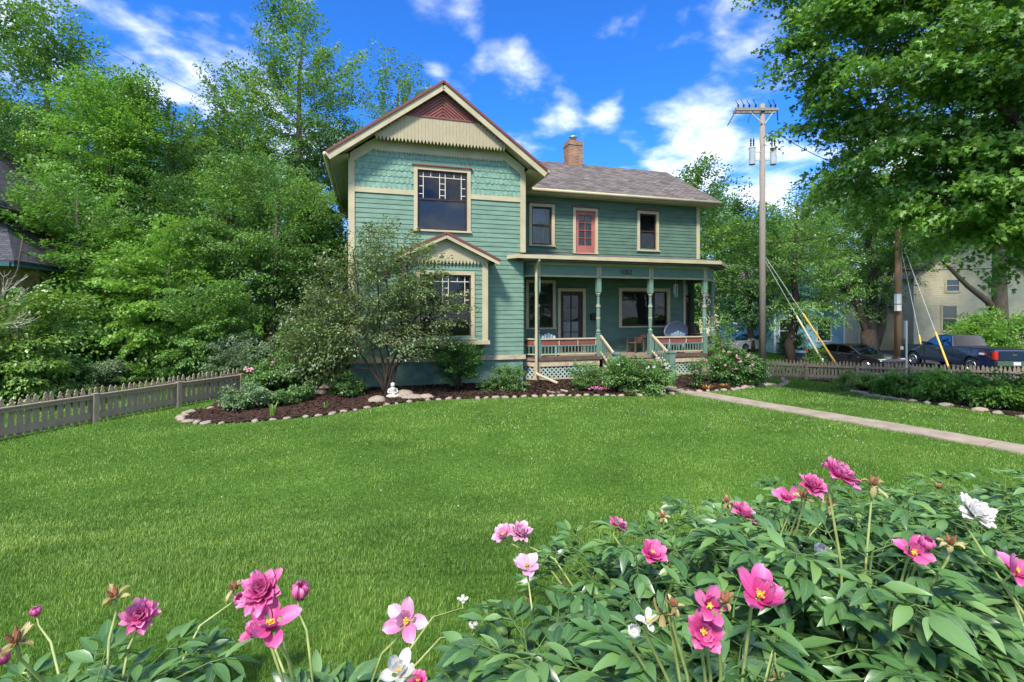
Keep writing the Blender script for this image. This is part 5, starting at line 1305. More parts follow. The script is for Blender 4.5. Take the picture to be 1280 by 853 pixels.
# ---- right side
Ym = 12.2
b = Vector((15.0, 12.4, float(gz(15.0, 12.4))))
lob = [(-2.2, -.6, 9.2, 5.2, 3.6, 3.6), (-5.2, 0, 9.6, 2.6, 2.8, 3.0), (-4.4, .3, 6.8, 2.7, 2.8, 1.6), (-2.2, -.8, 5.9, 3.0, 2.8, 1.5), (.2, -1, 5.4, 3.2, 2.8, 1.4), (-5.6, .8, 12.2, 2.4, 2.6, 2.0), (-3, -.5, 13, 4, 3.2, 2.4), (1, -.8, 8, 4, 3.4, 4), (-1.4, -.3, 4.9, 2.2, 1.8, 1.0), (-3.6, -.2, 5.3, 1.8, 1.6, 1.0)]
plant('maple_tree', b, 'huge near maple whose drooping branches fill the upper right corner', 'tree', lob, 800, 235, .70, .145, 'lf_maple', 'bark', 'maple', 60, r0=.42, spacing=.45, inner=.40, flat=.26, droop=.5, ctr=(0, 0, 7), varbase=.55, updir=.45, ltilt=.9,
      trunk=[(0, 0, -.3), (.05, 0, 1.5), (-.1, .05, 3.2), (-.1, .1, 5.4), (0, 0, 8), (-.2, .2, 11), (-.2, .2, 14)],
      extra=[([(-.1, .05, 3.9), (-1.0, -.4, 4.9), (-2.1, -.9, 6.1), (-3.0, -1.2, 6.6), (-3.9, -1.2, 7.4), (-5.0, -1.0, 8.4)], .19), ([(-.1, .1, 4.8), (-1.2, -1.0, 6.2), (-2.2, -1.6, 7.5), (-3.2, -1.8, 9)], .15), ([(0, 0, 6.5), (-1.8, .4, 8.5), (-3.6, .6, 10.5), (-5, .8, 12)], .15)])
tree_px('broad tree rising behind the right end of the porch roof', 872, 33, 208, 62, 430, 'lf_mid', 61, 200, 170, .85, .16, spacing=.7)
tree_px('airy light tree with a dark leaning trunk before the blue cottage', 990, 32, 225, 62, 428, 'lf_mid', 62, 150, 150, .8, .15, spacing=.8, varbase=.62, bark='bark_dark', r0=.34)
tree_px('tree with a thick forked trunk between blue and cream houses', 1090, 37, 222, 78, 400, 'lf_mid', 63, 190, 150, .95, .17, spacing=.8, varbase=.58, r0=.62,
        extra=[([(0, 0, .3), (.7, 0, 2.2), (1.0, 0, 4.5), (1.6, 0, 7)], .42), ([(0, 0, .3), (-.6, 0, 2.4), (-1.4, 0, 4.6), (-2.6, 0, 6.6)], .3)])
tree_px('smooth trunked tree standing before the cream house', 1249, 31, 60, 150, 325, 'lf_maple', 64, 300, 170, 1.0, .17, kind='kite', spacing=.9, r0=.5, bark='bark', extra=[([(0, 0, 3.0), (-.7, 0, 4.0), (-2, 0, 5.0), (-3.5, 0, 6.5)], .25)])
tree_px('dark tree behind the grey utility pole', 940, 41, 245, 55, 425, 'lf_dark', 65, 140, 150, 1.0, .2, spacing=.8)
pr2 = tree_px('distant street tree on the right', 1170, 55, 205, 75, 420, 'lf_mid', 66, 170, 150, 1.5, .28, spacing=1.3, group='distant street trees')
pr2['label'] = 'distant leafy tree beyond the houses across the street'
for px, Y, s in ((1040, 58, 1.0), (900, 62, .95), (820, 66, .9), (1000, 70, 1.0), (1300, 60, 1.2), (1120, 66, 1.15), (960, 64, .8), (1240, 72, 1.3)):
    c = copy_tree(pr2); c.location = base(px, Y); c.scale = (s, s, s); c.rotation_euler.z = R.uniform(0, 6)

for px, Y, s in ((-20, -26, 1.0), (9, -30, 1.1), (24, -27, .95), (-38, -34, 1.2), (38, -33, 1.2), (-7, -36, 1.1)):
    c = copy_tree(pr2); c.location = (px, Y, 0); c.scale = (s*.75,)*3; c.rotation_euler.z = R.uniform(0, 6); c['label'] = 'leafy street tree across the road, mirrored in the house windows'; c['group'] = 'street trees mirrored in the windows'

# ---- ornamental tree in front of the house
b = on_ground(482, 496)
rgd = random.Random(9)
ext = []
for (a, ln, zz) in ((-1.25, .5, 3.4), (-.8, -.4, 4.2), (-.25, .2, 4.5), (.15, -.5, 3.9), (.7, .2, 4.4), (1.2, -.2, 3.2), (-1.7, 0, 2.4), (1.7, .1, 2.6)):
    j = lambda q: rgd.uniform(-q, q)
    ext.append(([(0, 0, .0), (a*.10+j(.03), ln*.1, .4), (a*.22+j(.08), ln*.3, .85+j(.1)), (a*.45+j(.12), ln*.5, 1.35), (a*.6+j(.12), ln*.8, 2.0), (a*.85+j(.1), ln, zz*.78), (a, ln*1.2, zz)], .045))
dog = plant('ornamental_tree', b, 'many stemmed small tree with sparse foliage in front of the teal gable wall', 'tree',
    [(-.9, 0, 3.3, 1.5, 1.2, 1.3), (.3, -.1, 3.6, 1.4, 1.2, 1.35), (1.1, 0, 2.7, 1.2, 1.0, 1.0), (-1.8, 0, 2.3, 1.1, 1.0, 1.0), (-.4, 0, 2.2, 1.3, 1.2, .8), (0, 0, 4.4, .9, .8, .6), (-1.5, -.2, 1.3, 1.0, .8, .75), (-2.2, -.3, 1.2, .8, .7, .6), (1.1, -.2, 1.7, .9, .8, .6), (-2.3, 0, 1.8, .8, .8, .8)],
    350, 76, .36, .085, 'lf_dog', 'bark_dark', 'kite', 71, r0=.10, spacing=.26, inner=.2, trunk=[(0, 0, -.1), (.03, 0, .25), (.0, .02, .5)], extra=ext, rmin=.008, flat=.4, varbase=.55, thick=.8)
# ---- shrubs
def shrub(label, px, gy, hw_, top, mat, seed, n=55, nper=150, L=.06, R0=.22, Y=None, kind='kite', dep=.9, bloom=None, group=None, name='shrub', bark='bark_dark', flat=.45, droop=.3, varbase=.5, wr=.55, lowest=.08, r0=.025, updir=.6):
    b = on_ground(px, gy) if Y is None else base(px, Y)
    k = b.y/F; ht = H-(top-CY)*k-b.z; rx = hw_*k; rng = random.Random(seed)
    rz = ht*.5
    lobes = [(0, 0, ht*.5, rx*.8, rx*.8*dep, ht*.42)]
    for i in range(6):
        a = rng.uniform(0, 2*PI); lobes.append((math.cos(a)*rx*.5, math.sin(a)*rx*.5*dep, ht*rng.uniform(.3, .7), rx*.45, rx*.45*dep, ht*.28))
    e = plant(name, b, label, 'shrub', lobes, n, nper, R0, L, mat, bark, kind, seed, r0=r0, stems=5, spacing=R0*.6, inner=.3, flat=flat, droop=droop, rmin=.006, group=group, crown='foliage', trunkname='stem', varbase=varbase, wr=wr, ctr=(0, 0, ht*.2), updir=updir)
    if bloom:
        m, cnt, sz, zmin = bloom; nr = np.random.default_rng(seed+1); w = MB()
        for i in range(cnt):
            a = nr.uniform(PI*.95, 2.05*PI); ph = nr.uniform(zmin, 1.0)
            c = (math.cos(a)*rx*.92*math.sqrt(max(0, 1-ph*ph*.8)), math.sin(a)*rx*dep*.92*math.sqrt(max(0, 1-ph*ph*.8)), ht*(.45+.52*ph))
            for q in range(5): w.ball((c[0]+nr.normal(0, sz*.5), c[1]+nr.normal(0, sz*.5), c[2]+nr.normal(0, sz*.35)), sz*nr.uniform(.35, .6), 6, 4, (1, 1, .7))
        w.build('blossoms', M[m], e, smooth=True)
    return e
shrub('dark dense fine leaved shrub under the bay window', 571, 490, 36, 424, 'lf_dark', 80, 90, 190, .055, .20, varbase=.62)
shrub('small glossy shrub left of the porch downspout', 638, 489, 25, 455, 'lf_shrub', 81, 40, 150, .055, .17, varbase=.6)
shrub('rounded azalea before the porch lattice', 733, 488, 26, 449, 'lf_shrub', 82, 46, 150, .05, .17, varbase=.55)
shrub('large leafy bush right in front of the porch steps', 806, 492, 36, 443, 'lf_shrub', 83, 80, 150, .075, .22, bloom=('pt_white', 9, .05, .2), varbase=.72, kind='lance', wr=.4)
shrub('lower leafy bush left of the porch steps', 776, 491, 24, 447, 'lf_shrub', 84, 46, 140, .075, .2, bloom=('pt_white', 5, .045, .2), varbase=.68, kind='lance', wr=.4)
shrub('tall thin rose bush against the right porch lattice', 872, 487, 15, 446, 'lf_dark', 85, 26, 70, .055, .2, bloom=('pt_blush', 6, .05, .1), varbase=.6)
shrub('wide dark green bush with pale pink blooms beside the porch corner', 918, 481, 34, 437, 'lf_shrub', 86, 100, 160, .085, .24, bloom=('pt_blush', 16, .07, -.3), varbase=.42, kind='lance', wr=.45)
shrub('tall loose bush growing up beside the last porch post', 905, 474, 18, 388, 'lf_mid', 87, 34, 90, .08, .26, bloom=('pt_white', 7, .06, -.3), Y=19.6)
shrub('flowering hydrangea with dusty pink heads left of the ornamental tree', 345, 498, 46, 446, 'lf_shrub', 88, 95, 170, .085, .24, bloom=('pt_blush', 8, .09, .25), Y=15.3, varbase=.6)
shrub('grey green leafy shrub behind the end of the left picket fence', 296, 497, 40, 420, 'lf_grey', 89, 100, 170, .07, .24, Y=15.6, varbase=.45)
shrub('big loose shrub between the hydrangea and the house corner', 392, 494, 44, 400, 'lf_shrub', 90, 110, 160, .085, .28, Y=16.4, varbase=.45)
shrub('low variegated shrub at the pointed left end of the mulch bed', 306, 512, 30, 480, 'lf_var', 91, 46, 120, .06, .17, varbase=.35)
shrub('small leafy mound in the mulch below the hydrangea', 352, 508, 22, 488, 'lf_shrub', 92, 26, 110, .06, .15, varbase=.6)
shrub('dusty green shrub with reddish sprays near the house corner', 418, 480, 26, 318, 'lf_dog', 93, 80, 60, .09, .34, Y=17.2, varbase=.3)
shrub('dark mound of foliage low behind the leaning sapling', 250, 492, 44, 425, 'lf_dark', 94, 80, 140, .08, .25, Y=16.6)
shrub('low green shrub filling the mulch left of the ornamental tree trunks', 432, 496, 24, 468, 'lf_shrub', 105, 40, 110, .07, .18)
shrub('arching green perennial between the hydrangea and the iris clump', 372, 503, 20, 482, 'lf_shrub', 106, 26, 100, .07, .16, kind='lance', wr=.4)
shrub('leafy green perennial against the wall right of the dense bay shrub', 610, 490, 12, 470, 'lf_shrub', 107, 16, 90, .06, .14)
# right bed
shrub('pale yellow green mound of foliage nearest the street fence corner', 1080, 487, 32, 462, 'lf_lime', 95, 66, 150, .09, .22, kind='lance', wr=.4, varbase=.45)
shrub('dark spiky shrub before the street fence behind the pale mound', 1046, 474, 18, 452, 'lf_dark', 96, 30, 130, .07, .2)
shrub('upright weedy sapling in front of the dark sedan', 1021, 471, 12, 430, 'lf_bright', 97, 22, 60, .10, .22)
shrub('spreading leafy perennial in the middle of the street fence bed', 1135, 496, 34, 466, 'lf_bright', 98, 80, 140, .10, .25, kind='lance', wr=.5, varbase=.3)
shrub('tall leafy perennial under the pickup rear wheel', 1200, 504, 38, 465, 'lf_bright', 99, 95, 140, .10, .25, kind='lance', wr=.5, varbase=.8)
shrub('wide leafy perennial at the right end of the street fence bed', 1262, 512, 42, 473, 'lf_bright', 100, 95, 140, .10, .25, kind='lance', wr=.5, varbase=.35)
shrub('leafy perennial spreading past the right end of the bed', 1345, 520, 46, 470, 'lf_shrub', 104, 80, 140, .10, .25, kind='lance', wr=.5, varbase=.65)
for i, (px, gy, hw2, top) in enumerate(((962, 466, 14, 456), (985, 468, 16, 453), (1005, 470, 14, 456), (945, 478, 18, 468), (1170, 500, 16, 484), (1230, 508, 16, 488))):
    shrub('low leafy filler perennial in the beds near the street fence', px, gy, hw2, top, 'lf_shrub', 110+i, 16, 90, .07, .16, group='filler perennials near the street fence', varbase=.6)
shrub('bright green bush in front of the cream house on the right', 1250, 440, 52, 386, 'lf_bright', 101, 120, 150, .16, .55, Y=30, varbase=.45, r0=.06)
shrub('dark clipped hedge bush before the small pale blue house', 990, 440, 20, 414, 'lf_dark', 102, 50, 130, .12, .35, Y=38)
# behind the left fence
for i, (px, Y, hw2, top, mt, lb, kd) in enumerate(((14, 12.6, 40, 428, 'lf_shrub', 'leafy hosta clump behind the left end of the picket fence', 'lance'), (62, 14.2, 34, 436, 'lf_dark', 'shaded hosta clump behind the second picket bay', 'lance'),
        (120, 16.5, 32, 452, 'lf_grey', 'pale grey green perennial mound behind the middle of the picket fence', 'kite'), (168, 17.5, 26, 455, 'lf_bright', 'yellow green ground perennial behind the third fence post', 'kite'),
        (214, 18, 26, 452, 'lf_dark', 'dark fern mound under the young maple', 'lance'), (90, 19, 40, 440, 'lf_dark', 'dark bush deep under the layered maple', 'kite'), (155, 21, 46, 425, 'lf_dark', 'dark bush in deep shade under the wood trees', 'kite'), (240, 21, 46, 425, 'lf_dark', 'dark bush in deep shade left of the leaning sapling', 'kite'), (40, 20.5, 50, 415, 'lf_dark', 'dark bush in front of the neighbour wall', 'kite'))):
    shrub(lb, px, 500, hw2, top, mt, 130+i, 60, 130, .10 if kd == 'lance' else .08, .26, Y=Y, kind=kd, wr=.5)
# strap-leaved clumps
def strap(label, px, gy, hgt, n, mat, seed, spread=.5, wd=.018, Y=None, group=None, name='strap_leaf_plant'):
    b = on_ground(px, gy) if Y is None else base(px, Y); nr = np.random.default_rng(seed); V, T, vr = [], [], []
    for i in range(n):
        a = nr.uniform(0, 2*PI); h = hgt*nr.uniform(.6, 1.15); sp = spread*h*nr.uniform(.2, 1.1); ba = Vector((math.cos(a), math.sin(a), 0)); sd = Vector((-ba.y, ba.x, 0))*wd
        o = ba*nr.uniform(0, .07); k = len(V); m = 5
        for j in range(m):
            t = j/m; c = o+ba*sp*t*t+Vector((0, 0, h*(t-.32*t**3*spread*1.5))); V += [tuple(c-sd*(1-t*.6)), tuple(c+sd*(1-t*.6))]
        V.append(tuple(o+ba*sp*1.1+Vector((0, 0, h*(1-.36*spread*1.5)))))
        for j in range(m-1): T += [(k+2*j, k+2*j+1, k+2*j+3), (k+2*j, k+2*j+3, k+2*j+2)]
        T.append((k+2*m-2, k+2*m-1, k+2*m)); v = nr.uniform(.2, .9); vr += [v]*(2*m-1)
    o = np_mesh(name, V, T, M[mat], None, vr); o.location = b; return tag(o, label, 'plant', group)
strap('iris clump with sword leaves in the mulch left of the ornamental tree', 390, 498, .62, 60, 'lf_grass_bed', 1)
strap('yellowing upright clump at the front edge of the mulch bed', 341, 522, .42, 16, 'lf_lime', 2, .3)
strap('tiny yellow seedling in the mulch right of the yellowing clump', 407, 512, .26, 7, 'lf_lime', 3, .3)
strap('grassy clump with rusty tips under the rose bush', 884, 489, .30, 40, 'lf_rust', 4, .9)
strap('second rusty clump beside the stones right of the steps', 905, 486, .26, 40, 'lf_rust', 5, .9)
strap('straw coloured grass clump under the wide porch corner bush', 935, 484, .34, 40, 'lf_rust', 6, .9)
strap('sparse tan clump in the mulch before the rounded azalea', 757, 491, .28, 22, 'lf_rust', 7, .7)
strap('pale leafy clump in the mulch left of the downspout', 655, 492, .28, 26, 'lf_grass_bed', 8, .8)
strap('arching strap leaves spilling over the second fence bay', 70, 500, .85, 90, 'lf_grass_bed', 9, 1.0, .022, Y=13.2)
strap('yellow green strap clump at the foot of the pale mound', 1098, 492, .36, 60, 'lf_lime', 10, 1.0)
strap('tawny leaves among stones in the street fence bed', 1157, 498, .30, 50, 'lf_rust', 11, 1.0)
strap('green strap clump by the fence under the small trees', 160, 500, .6, 60, 'lf_grass_bed', 12, 1.0, .02, Y=16)
M['pink_small'] = M['pt_blush']
w = MB(); p = on_ground(748, 492); nr = np.random.default_rng(3)
for i in range(26): w.ball((nr.normal(0, .10), nr.normal(0, .08), .10+nr.uniform(0, .1)), .03, 6, 4)
o = empty('pink_flower_clump', p, 0, 'small clump of pink flowers at the lawn edge before the azalea', 'plant'); w.build('blossoms', M['pt_pink'], o, smooth=True)
w = MB()
for i in range(20): a = nr.uniform(0, 6.28); w.tube([(0, 0, 0), (math.cos(a)*.12, math.sin(a)*.1, .14)], .006, 4)
w.build('stem', M['stem'], o)

# ================================================================== PEONIES
def leaflet_batch(P, D, U, L, W):
    """long pointed leaflets folded along the midrib and arched down: 6 cross rows"""
    n = len(P); D = D/np.linalg.norm(D, axis=1, keepdims=True); S = np.cross(D, U); S /= np.linalg.norm(S, axis=1, keepdims=True)+1e-9; Nn = np.cross(S, D)
    ts = np.array([0, .14, .32, .52, .72, .88, 1.0]); ws = np.array([.05, .55, .95, 1.0, .70, .33, 0.0]); rows = len(ts)
    V = np.zeros((n, rows, 3, 3)); arch = NR.uniform(.12, .45, n); wave = NR.uniform(-.06, .06, (n, rows))
    for i, (t, w_) in enumerate(zip(ts, ws)):
        c = P + D*(L*t)[:, None] - Nn*(L*arch*t*t)[:, None]
        for j, s in enumerate((-1, 0, 1)):
            V[:, i, j] = c + S*(s*W*.5*w_)[:, None] + Nn*((abs(s)*W*.16*w_) + wave[:, i]*W*abs(s)*s)[:, None]
    q = []
    for i in range(rows-1):
        for j in range(2): a = i*3+j; q.append((a, a+1, a+4, a+3))
    Fs = (np.arange(n)[:, None, None]*(rows*3)+np.array(q)[None]).reshape(-1, 4)
    return V.reshape(-1, 3), Fs, len(q)
def peony_plant(loc, rx, ry, ht, nstem, seed, label, lean=(0, 0)):
    lsz = 1.12 if loc[1] < 2 else .95
    rg = random.Random(seed); b = Vector((loc[0], loc[1], float(gz(*loc))))
    e = empty('peony_plant', b, 0, label, 'peony'); P, D, U, L, W = [], [], [], [], []; st = MB()
    for i in range(nstem):
        a = rg.uniform(0, 2*PI); r = math.sqrt(rg.random()); tx, ty = math.cos(a)*rx*r+lean[0], math.sin(a)*ry*r+lean[1]; hz = ht*(1-.42*r*r)*rg.uniform(.72, 1.08)
        p0 = Vector((tx*.18, ty*.18, 0)); p1 = Vector((tx*.6, ty*.6, hz*.55)); p2 = Vector((tx, ty, hz))
        st.tube([p0, p1, p2], [.006, .005, .0035], 5, cap=False)
        for k in range(6):
            t = (.35, .5, .64, .78, .9, 1.0)[k]; q = (p0*(1-t)**2+p1*2*t*(1-t)+p2*t*t)
            az = rg.uniform(0, 2*PI) if k < 5 else math.atan2(ty, tx); pl = rg.uniform(.06, .13); el = rg.uniform(.1, .6)
            pd = Vector((math.cos(az)*math.cos(el), math.sin(az)*math.cos(el), math.sin(el))); c = q+pd*pl
            st.tube([q, c], [.003, .0025], 4, cap=False)
            # biternate: three groups of three leaflets
            for gaz, gl in ((0, .05), (.95, .035), (-.95, .035)):
                gd = Vector((math.cos(az+gaz), math.sin(az+gaz), rg.uniform(-.15, .3))).normalized(); gc = c+gd*gl
                st.tube([c, gc], [.0025, .002], 4, cap=False)
                for f in ((0, .62, -.62) if gaz == 0 else (.1, -.5)):
                    ll = rg.uniform(.075, .13)*lsz*(1 if f == 0 else .84)
                    d = Vector((math.cos(az+gaz+f), math.sin(az+gaz+f), rg.uniform(-.3, .65)))
                    P.append(tuple(gc)); D.append(tuple(d)); U.append((rg.gauss(0, .3), rg.gauss(0, .3), 1)); L.append(ll); W.append(ll*rg.uniform(.30, .40))
    V, Fs, k = leaflet_batch(*(np.array(x) for x in (P, D, U, L, W)))
    vr = np.repeat(np.clip(NR.normal(.5, .28, len(P)), 0, 1), k)
    fo = np_mesh('foliage', V, Fs, M['lf_peony'], e, vr, smooth=True)
    ac = np.tile(np.array([-1, 0, 1], np.float32), len(V)//3); al = np.tile(np.repeat(np.array([0, .14, .32, .52, .72, .88, 1.0], np.float32), 3), len(V)//21)
    for nm_, ar_ in (('across', ac), ('along', al)): fo.data.attributes.new(nm_, 'FLOAT', 'POINT').data.foreach_set('value', ar_)
    st.build('stem', M['stem'], e, smooth=True)
    return e
PL = []
for (x, y, rx, ry, ht, n, lab) in ((-1.38, 1.62, .40, .28, .30, 17, 'low peony plant at the bottom left corner, nearest the pink open blooms'), (-1.08, 1.38, .18, .18, .30, 6, 'small peony plant right of the bottom left one'),
        (-.66, 1.74, .10, .10, .13, 5, 'tiny single peony clump standing alone at the bottom edge'), (.12, 1.62, .30, .28, .44, 24, 'peony plant at the left end of the large mass, white blooms at its foot'),
        (.62, 2.25, .46, .40, .50, 34, 'peony plant behind the left part of the mass with loose magenta blooms'), (.62, 1.5, .40, .32, .62, 30, 'peony plant in the front of the mass bearing the double magenta pair'),
        (1.28, 2.5, .55, .48, .52, 46, 'peony plant along the back of the mass beside the tall nodding blooms'), (1.2, 1.75, .5, .42, .72, 44, 'peony plant in the middle of the mass with the widest open bloom'),
        (2.0, 2.95, .6, .5, .58, 52, 'peony plant at the back of the mass with tall upright leaf tips'), (1.95, 2.05, .55, .48, .68, 50, 'peony plant right of centre with a dried seed head on a tall stem'),
        (1.7, 1.3, .5, .4, .70, 34, 'peony plant at the bottom edge right of the middle'), (2.75, 2.75, .6, .5, .62, 52, 'peony plant near the right edge with a full white bloom'),
        (2.75, 1.9, .6, .5, .62, 46, 'peony plant at the right edge with magenta petals cut by the frame'), (3.5, 2.9, .6, .55, .62, 40, 'peony plant outermost on the right side of the mass'), (2.4, 1.3, .5, .4, .66, 30, 'peony plant in the bottom right corner')):
    PL.append((peony_plant((x, y), rx, ry, ht, n, int(1000+x*37+y*91), lab), x, y))

def petal(mb, az, L, W, open_, curl, cup, rg, n=7, m=4, ruf=.13, r0=0.006, ax=Matrix.Identity(3), c=Vector((0, 0, 0))):
    b = len(mb.v); ph = rg.uniform(0, 6); x, z = r0, 0; ang = open_
    pts = []
    for i in range(n+1):
        t = i/n; wv = math.sin(PI*min(1, (t*.80+.10)))**.75*W/2*(1 if t < 1 else .55)
        pts.append((x, z, wv)); x += math.cos(ang)*L/n; z += math.sin(ang)*L/n; ang += curl/n
    ca, sa = math.cos(az), math.sin(az)
    for i, (x, z, wv) in enumerate(pts):
        for j in range(m+1):
            s = -1+2*j/m; y = s*wv; zz = z+cup*wv*s*s+ruf*W*math.sin(ph+s*5+i*1.1)*(i/n)**2; xx = x-.25*abs(s)*s*s*W*.3*(i/n)
            p = Vector((xx*ca-y*sa, xx*sa+y*ca, zz)); mb.v.append(tuple(c+ax @ p))
            if not hasattr(mb, 'ut'): mb.ut = []
            mb.ut.append((s, i/n))
    for i in range(n):
        for j in range(m): mb.f.append((b+i*(m+1)+j, b+i*(m+1)+j+1, b+(i+1)*(m+1)+j+1, b+(i+1)*(m+1)+j))
def mb_var(mb, name, m, parent, per, rg, base_=.5, amp=.22):
    o = mb.build(name, m, parent, smooth=True); a = o.data.attributes.new('var', 'FLOAT', 'FACE')
    nf = len(mb.f); vals = []; 
    for i in range(0, nf, per):
        v = min(1, max(0, rg.gauss(base_, amp)))
        for k in range(min(per, nf-i)): vals.append(min(1, v+.35*(k//4)/(per/4)*.6))
    a.data.foreach_set('value', vals)
    for q_, nm_ in enumerate(('across', 'along')): o.data.attributes.new(nm_, 'FLOAT', 'POINT').data.foreach_set('value', [u[q_] for u in mb.ut])
    return o
def flower(px, py, wpx, kind, col, seed, tilt=(0, -.5), size=.14, Z=None, stemdir=None, label=None, maxZ=3.2):
    rg = random.Random(seed); Y = Z or min(maxZ, F*size/wpx); D = wpx*Y/F*.90; c = at(px, py, Y)
    pl = min(PL, key=lambda q: (q[1]-c.x)**2+(q[2]-c.y)**2)
    e = pl[0]; off = Vector((pl[1], pl[2], float(gz(pl[1], pl[2])))); lc = c-off
    nrm = Vector((tilt[0], tilt[1], 1)).normalized() if kind != 'hang' else Vector((tilt[0], tilt[1], -.6)).normalized()
    ax = nrm.to_track_quat('Z', 'Y').to_matrix(); mb = MB(); Rr = D/2
    C0 = lc - nrm*Rr*.35
    if kind == 'open':
        for k in range(8): petal(mb, 2*PI*k/8+rg.uniform(-.2, .2), Rr*rg.uniform(1.0, 1.25), Rr*.85, rg.uniform(.35, .75), rg.uniform(-.5, .6), .35, rg, ax=ax, c=C0)
        for k in range(5): petal(mb, 2*PI*k/5+rg.uniform(-.3, .3), Rr*.8, Rr*.7, rg.uniform(.8, 1.2), rg.uniform(.0, .6), .4, rg, ax=ax, c=C0)
    elif kind == 'single':
        for k in range(6): petal(mb, 2*PI*k/6+rg.uniform(-.25, .25), Rr*rg.uniform(1.05, 1.3), Rr*.95, rg.uniform(.1, .6), rg.uniform(-.3, .5), .3, rg, ax=ax, c=C0)
    elif kind == 'loose':
        for k in range(5): petal(mb, 2*PI*k/5+rg.uniform(-.35, .35), Rr*rg.uniform(1.1, 1.4), Rr*.8, rg.uniform(-.1, .9), rg.uniform(-.5, .9), .55, rg, ax=ax, c=C0, ruf=.1)
        for k in range(2): petal(mb, rg.uniform(0, 6), Rr*.9, Rr*.8, 1.2, .3, .5, rg, ax=ax, c=C0)
    elif kind == 'double':
        for ring, (n_, op, ln, wd) in enumerate(((9, .1, 1.05, .6), (10, .5, .95, .55), (11, .85, .85, .45), (9, 1.15, .75, .4), (7, 1.4, .6, .3))):
            for k in range(n_): petal(mb, 2*PI*k/n_+rg.uniform(-.3, .3), Rr*ln*rg.uniform(.85, 1.15), Rr*wd, op+rg.uniform(-.15, .2), rg.uniform(-.2, .6), .4, rg, n=5, m=4, ruf=.14, ax=ax, c=C0)
    elif kind == 'bud':
        for k in range(8): petal(mb, 2*PI*k/8, Rr*2.1, Rr*1.5, .75, 1.5, .6, rg, ax=ax, c=lc-nrm*Rr)
    elif kind in ('dead', 'hang'):
        for k in range(6): petal(mb, 2*PI*k/6+rg.uniform(-.4, .4), Rr*rg.uniform(.9, 1.6), Rr*.6, rg.uniform(-.9, .9), rg.uniform(-1.5, .8), .6, rg, ruf=.2, ax=ax, c=lc)
    per = (5 if kind == 'double' else 7)*4
    cm = {'mag': 'pt_mag', 'pink': 'pt_pink', 'white': 'pt_white', 'dead': 'pt_dead', 'blush': 'pt_blush'}[col]
    o = mb_var(mb, 'flower' if kind not in ('dead',) else 'seed_head', M[cm], e, per, rg, .42)
    if label: o['label'] = label
    if kind in ('open', 'single', 'loose'):
        s = MB(); q = C0+nrm*Rr*.12
        for k in range(26):
            a = rg.uniform(0, 6.28); rr_ = Rr*rg.uniform(.02, .20); p_ = ax @ Vector((math.cos(a)*rr_, math.sin(a)*rr_, 0)); s.tube([q, q+p_+nrm*Rr*rg.uniform(.18, .3)], [.0012, .0022], 4)
        s.build('stamens', M['stamen'], o)
    if kind == 'dead':
        s = MB()
        for k in range(3):
            a = 2*PI*k/3; p_ = ax @ Vector((math.cos(a)*Rr*.25, math.sin(a)*Rr*.25, 0)); s.tube([lc, lc+p_+nrm*Rr*.5, lc+p_*2.0+nrm*Rr*1.2], [.006, .007, .002], 6)
        s.build('seed_pod', M['wood_rust'], o)
    # sepals and stem
    s = MB(); end = C0 if kind not in ('dead', 'hang', 'bud') else lc - nrm*Rr*(.9 if kind == 'bud' else .1)
    st0 = Vector((lc.x*.25+(stemdir[0] if stemdir else 0), lc.y*.25+(stemdir[1] if stemdir else 0), .0)); mid = st0.lerp(end, .62)+Vector((0, 0, .08)); back = end-nrm*.05
    s.tube([st0, mid, back, end], [.0055, .0045, .004, .004], 6); s.build('flower_stem', M['stem_pale'], e, smooth=True)
    s = MB()
    for k in range(4): petal(s, PI/2*k+.4, Rr*.5, Rr*.35, .2, .5, .3, rg, n=3, m=2, ax=ax, c=end)
    s.build('sepal', M['stem'], o, smooth=True)
    return o
M['wood_rust'] = surf('dry_pod', (.24, .10, .05), .8, .3, 30); M['stem_pale'] = surf('pale_flower_stem', (.30, .36, .12), .5, .25, 20)
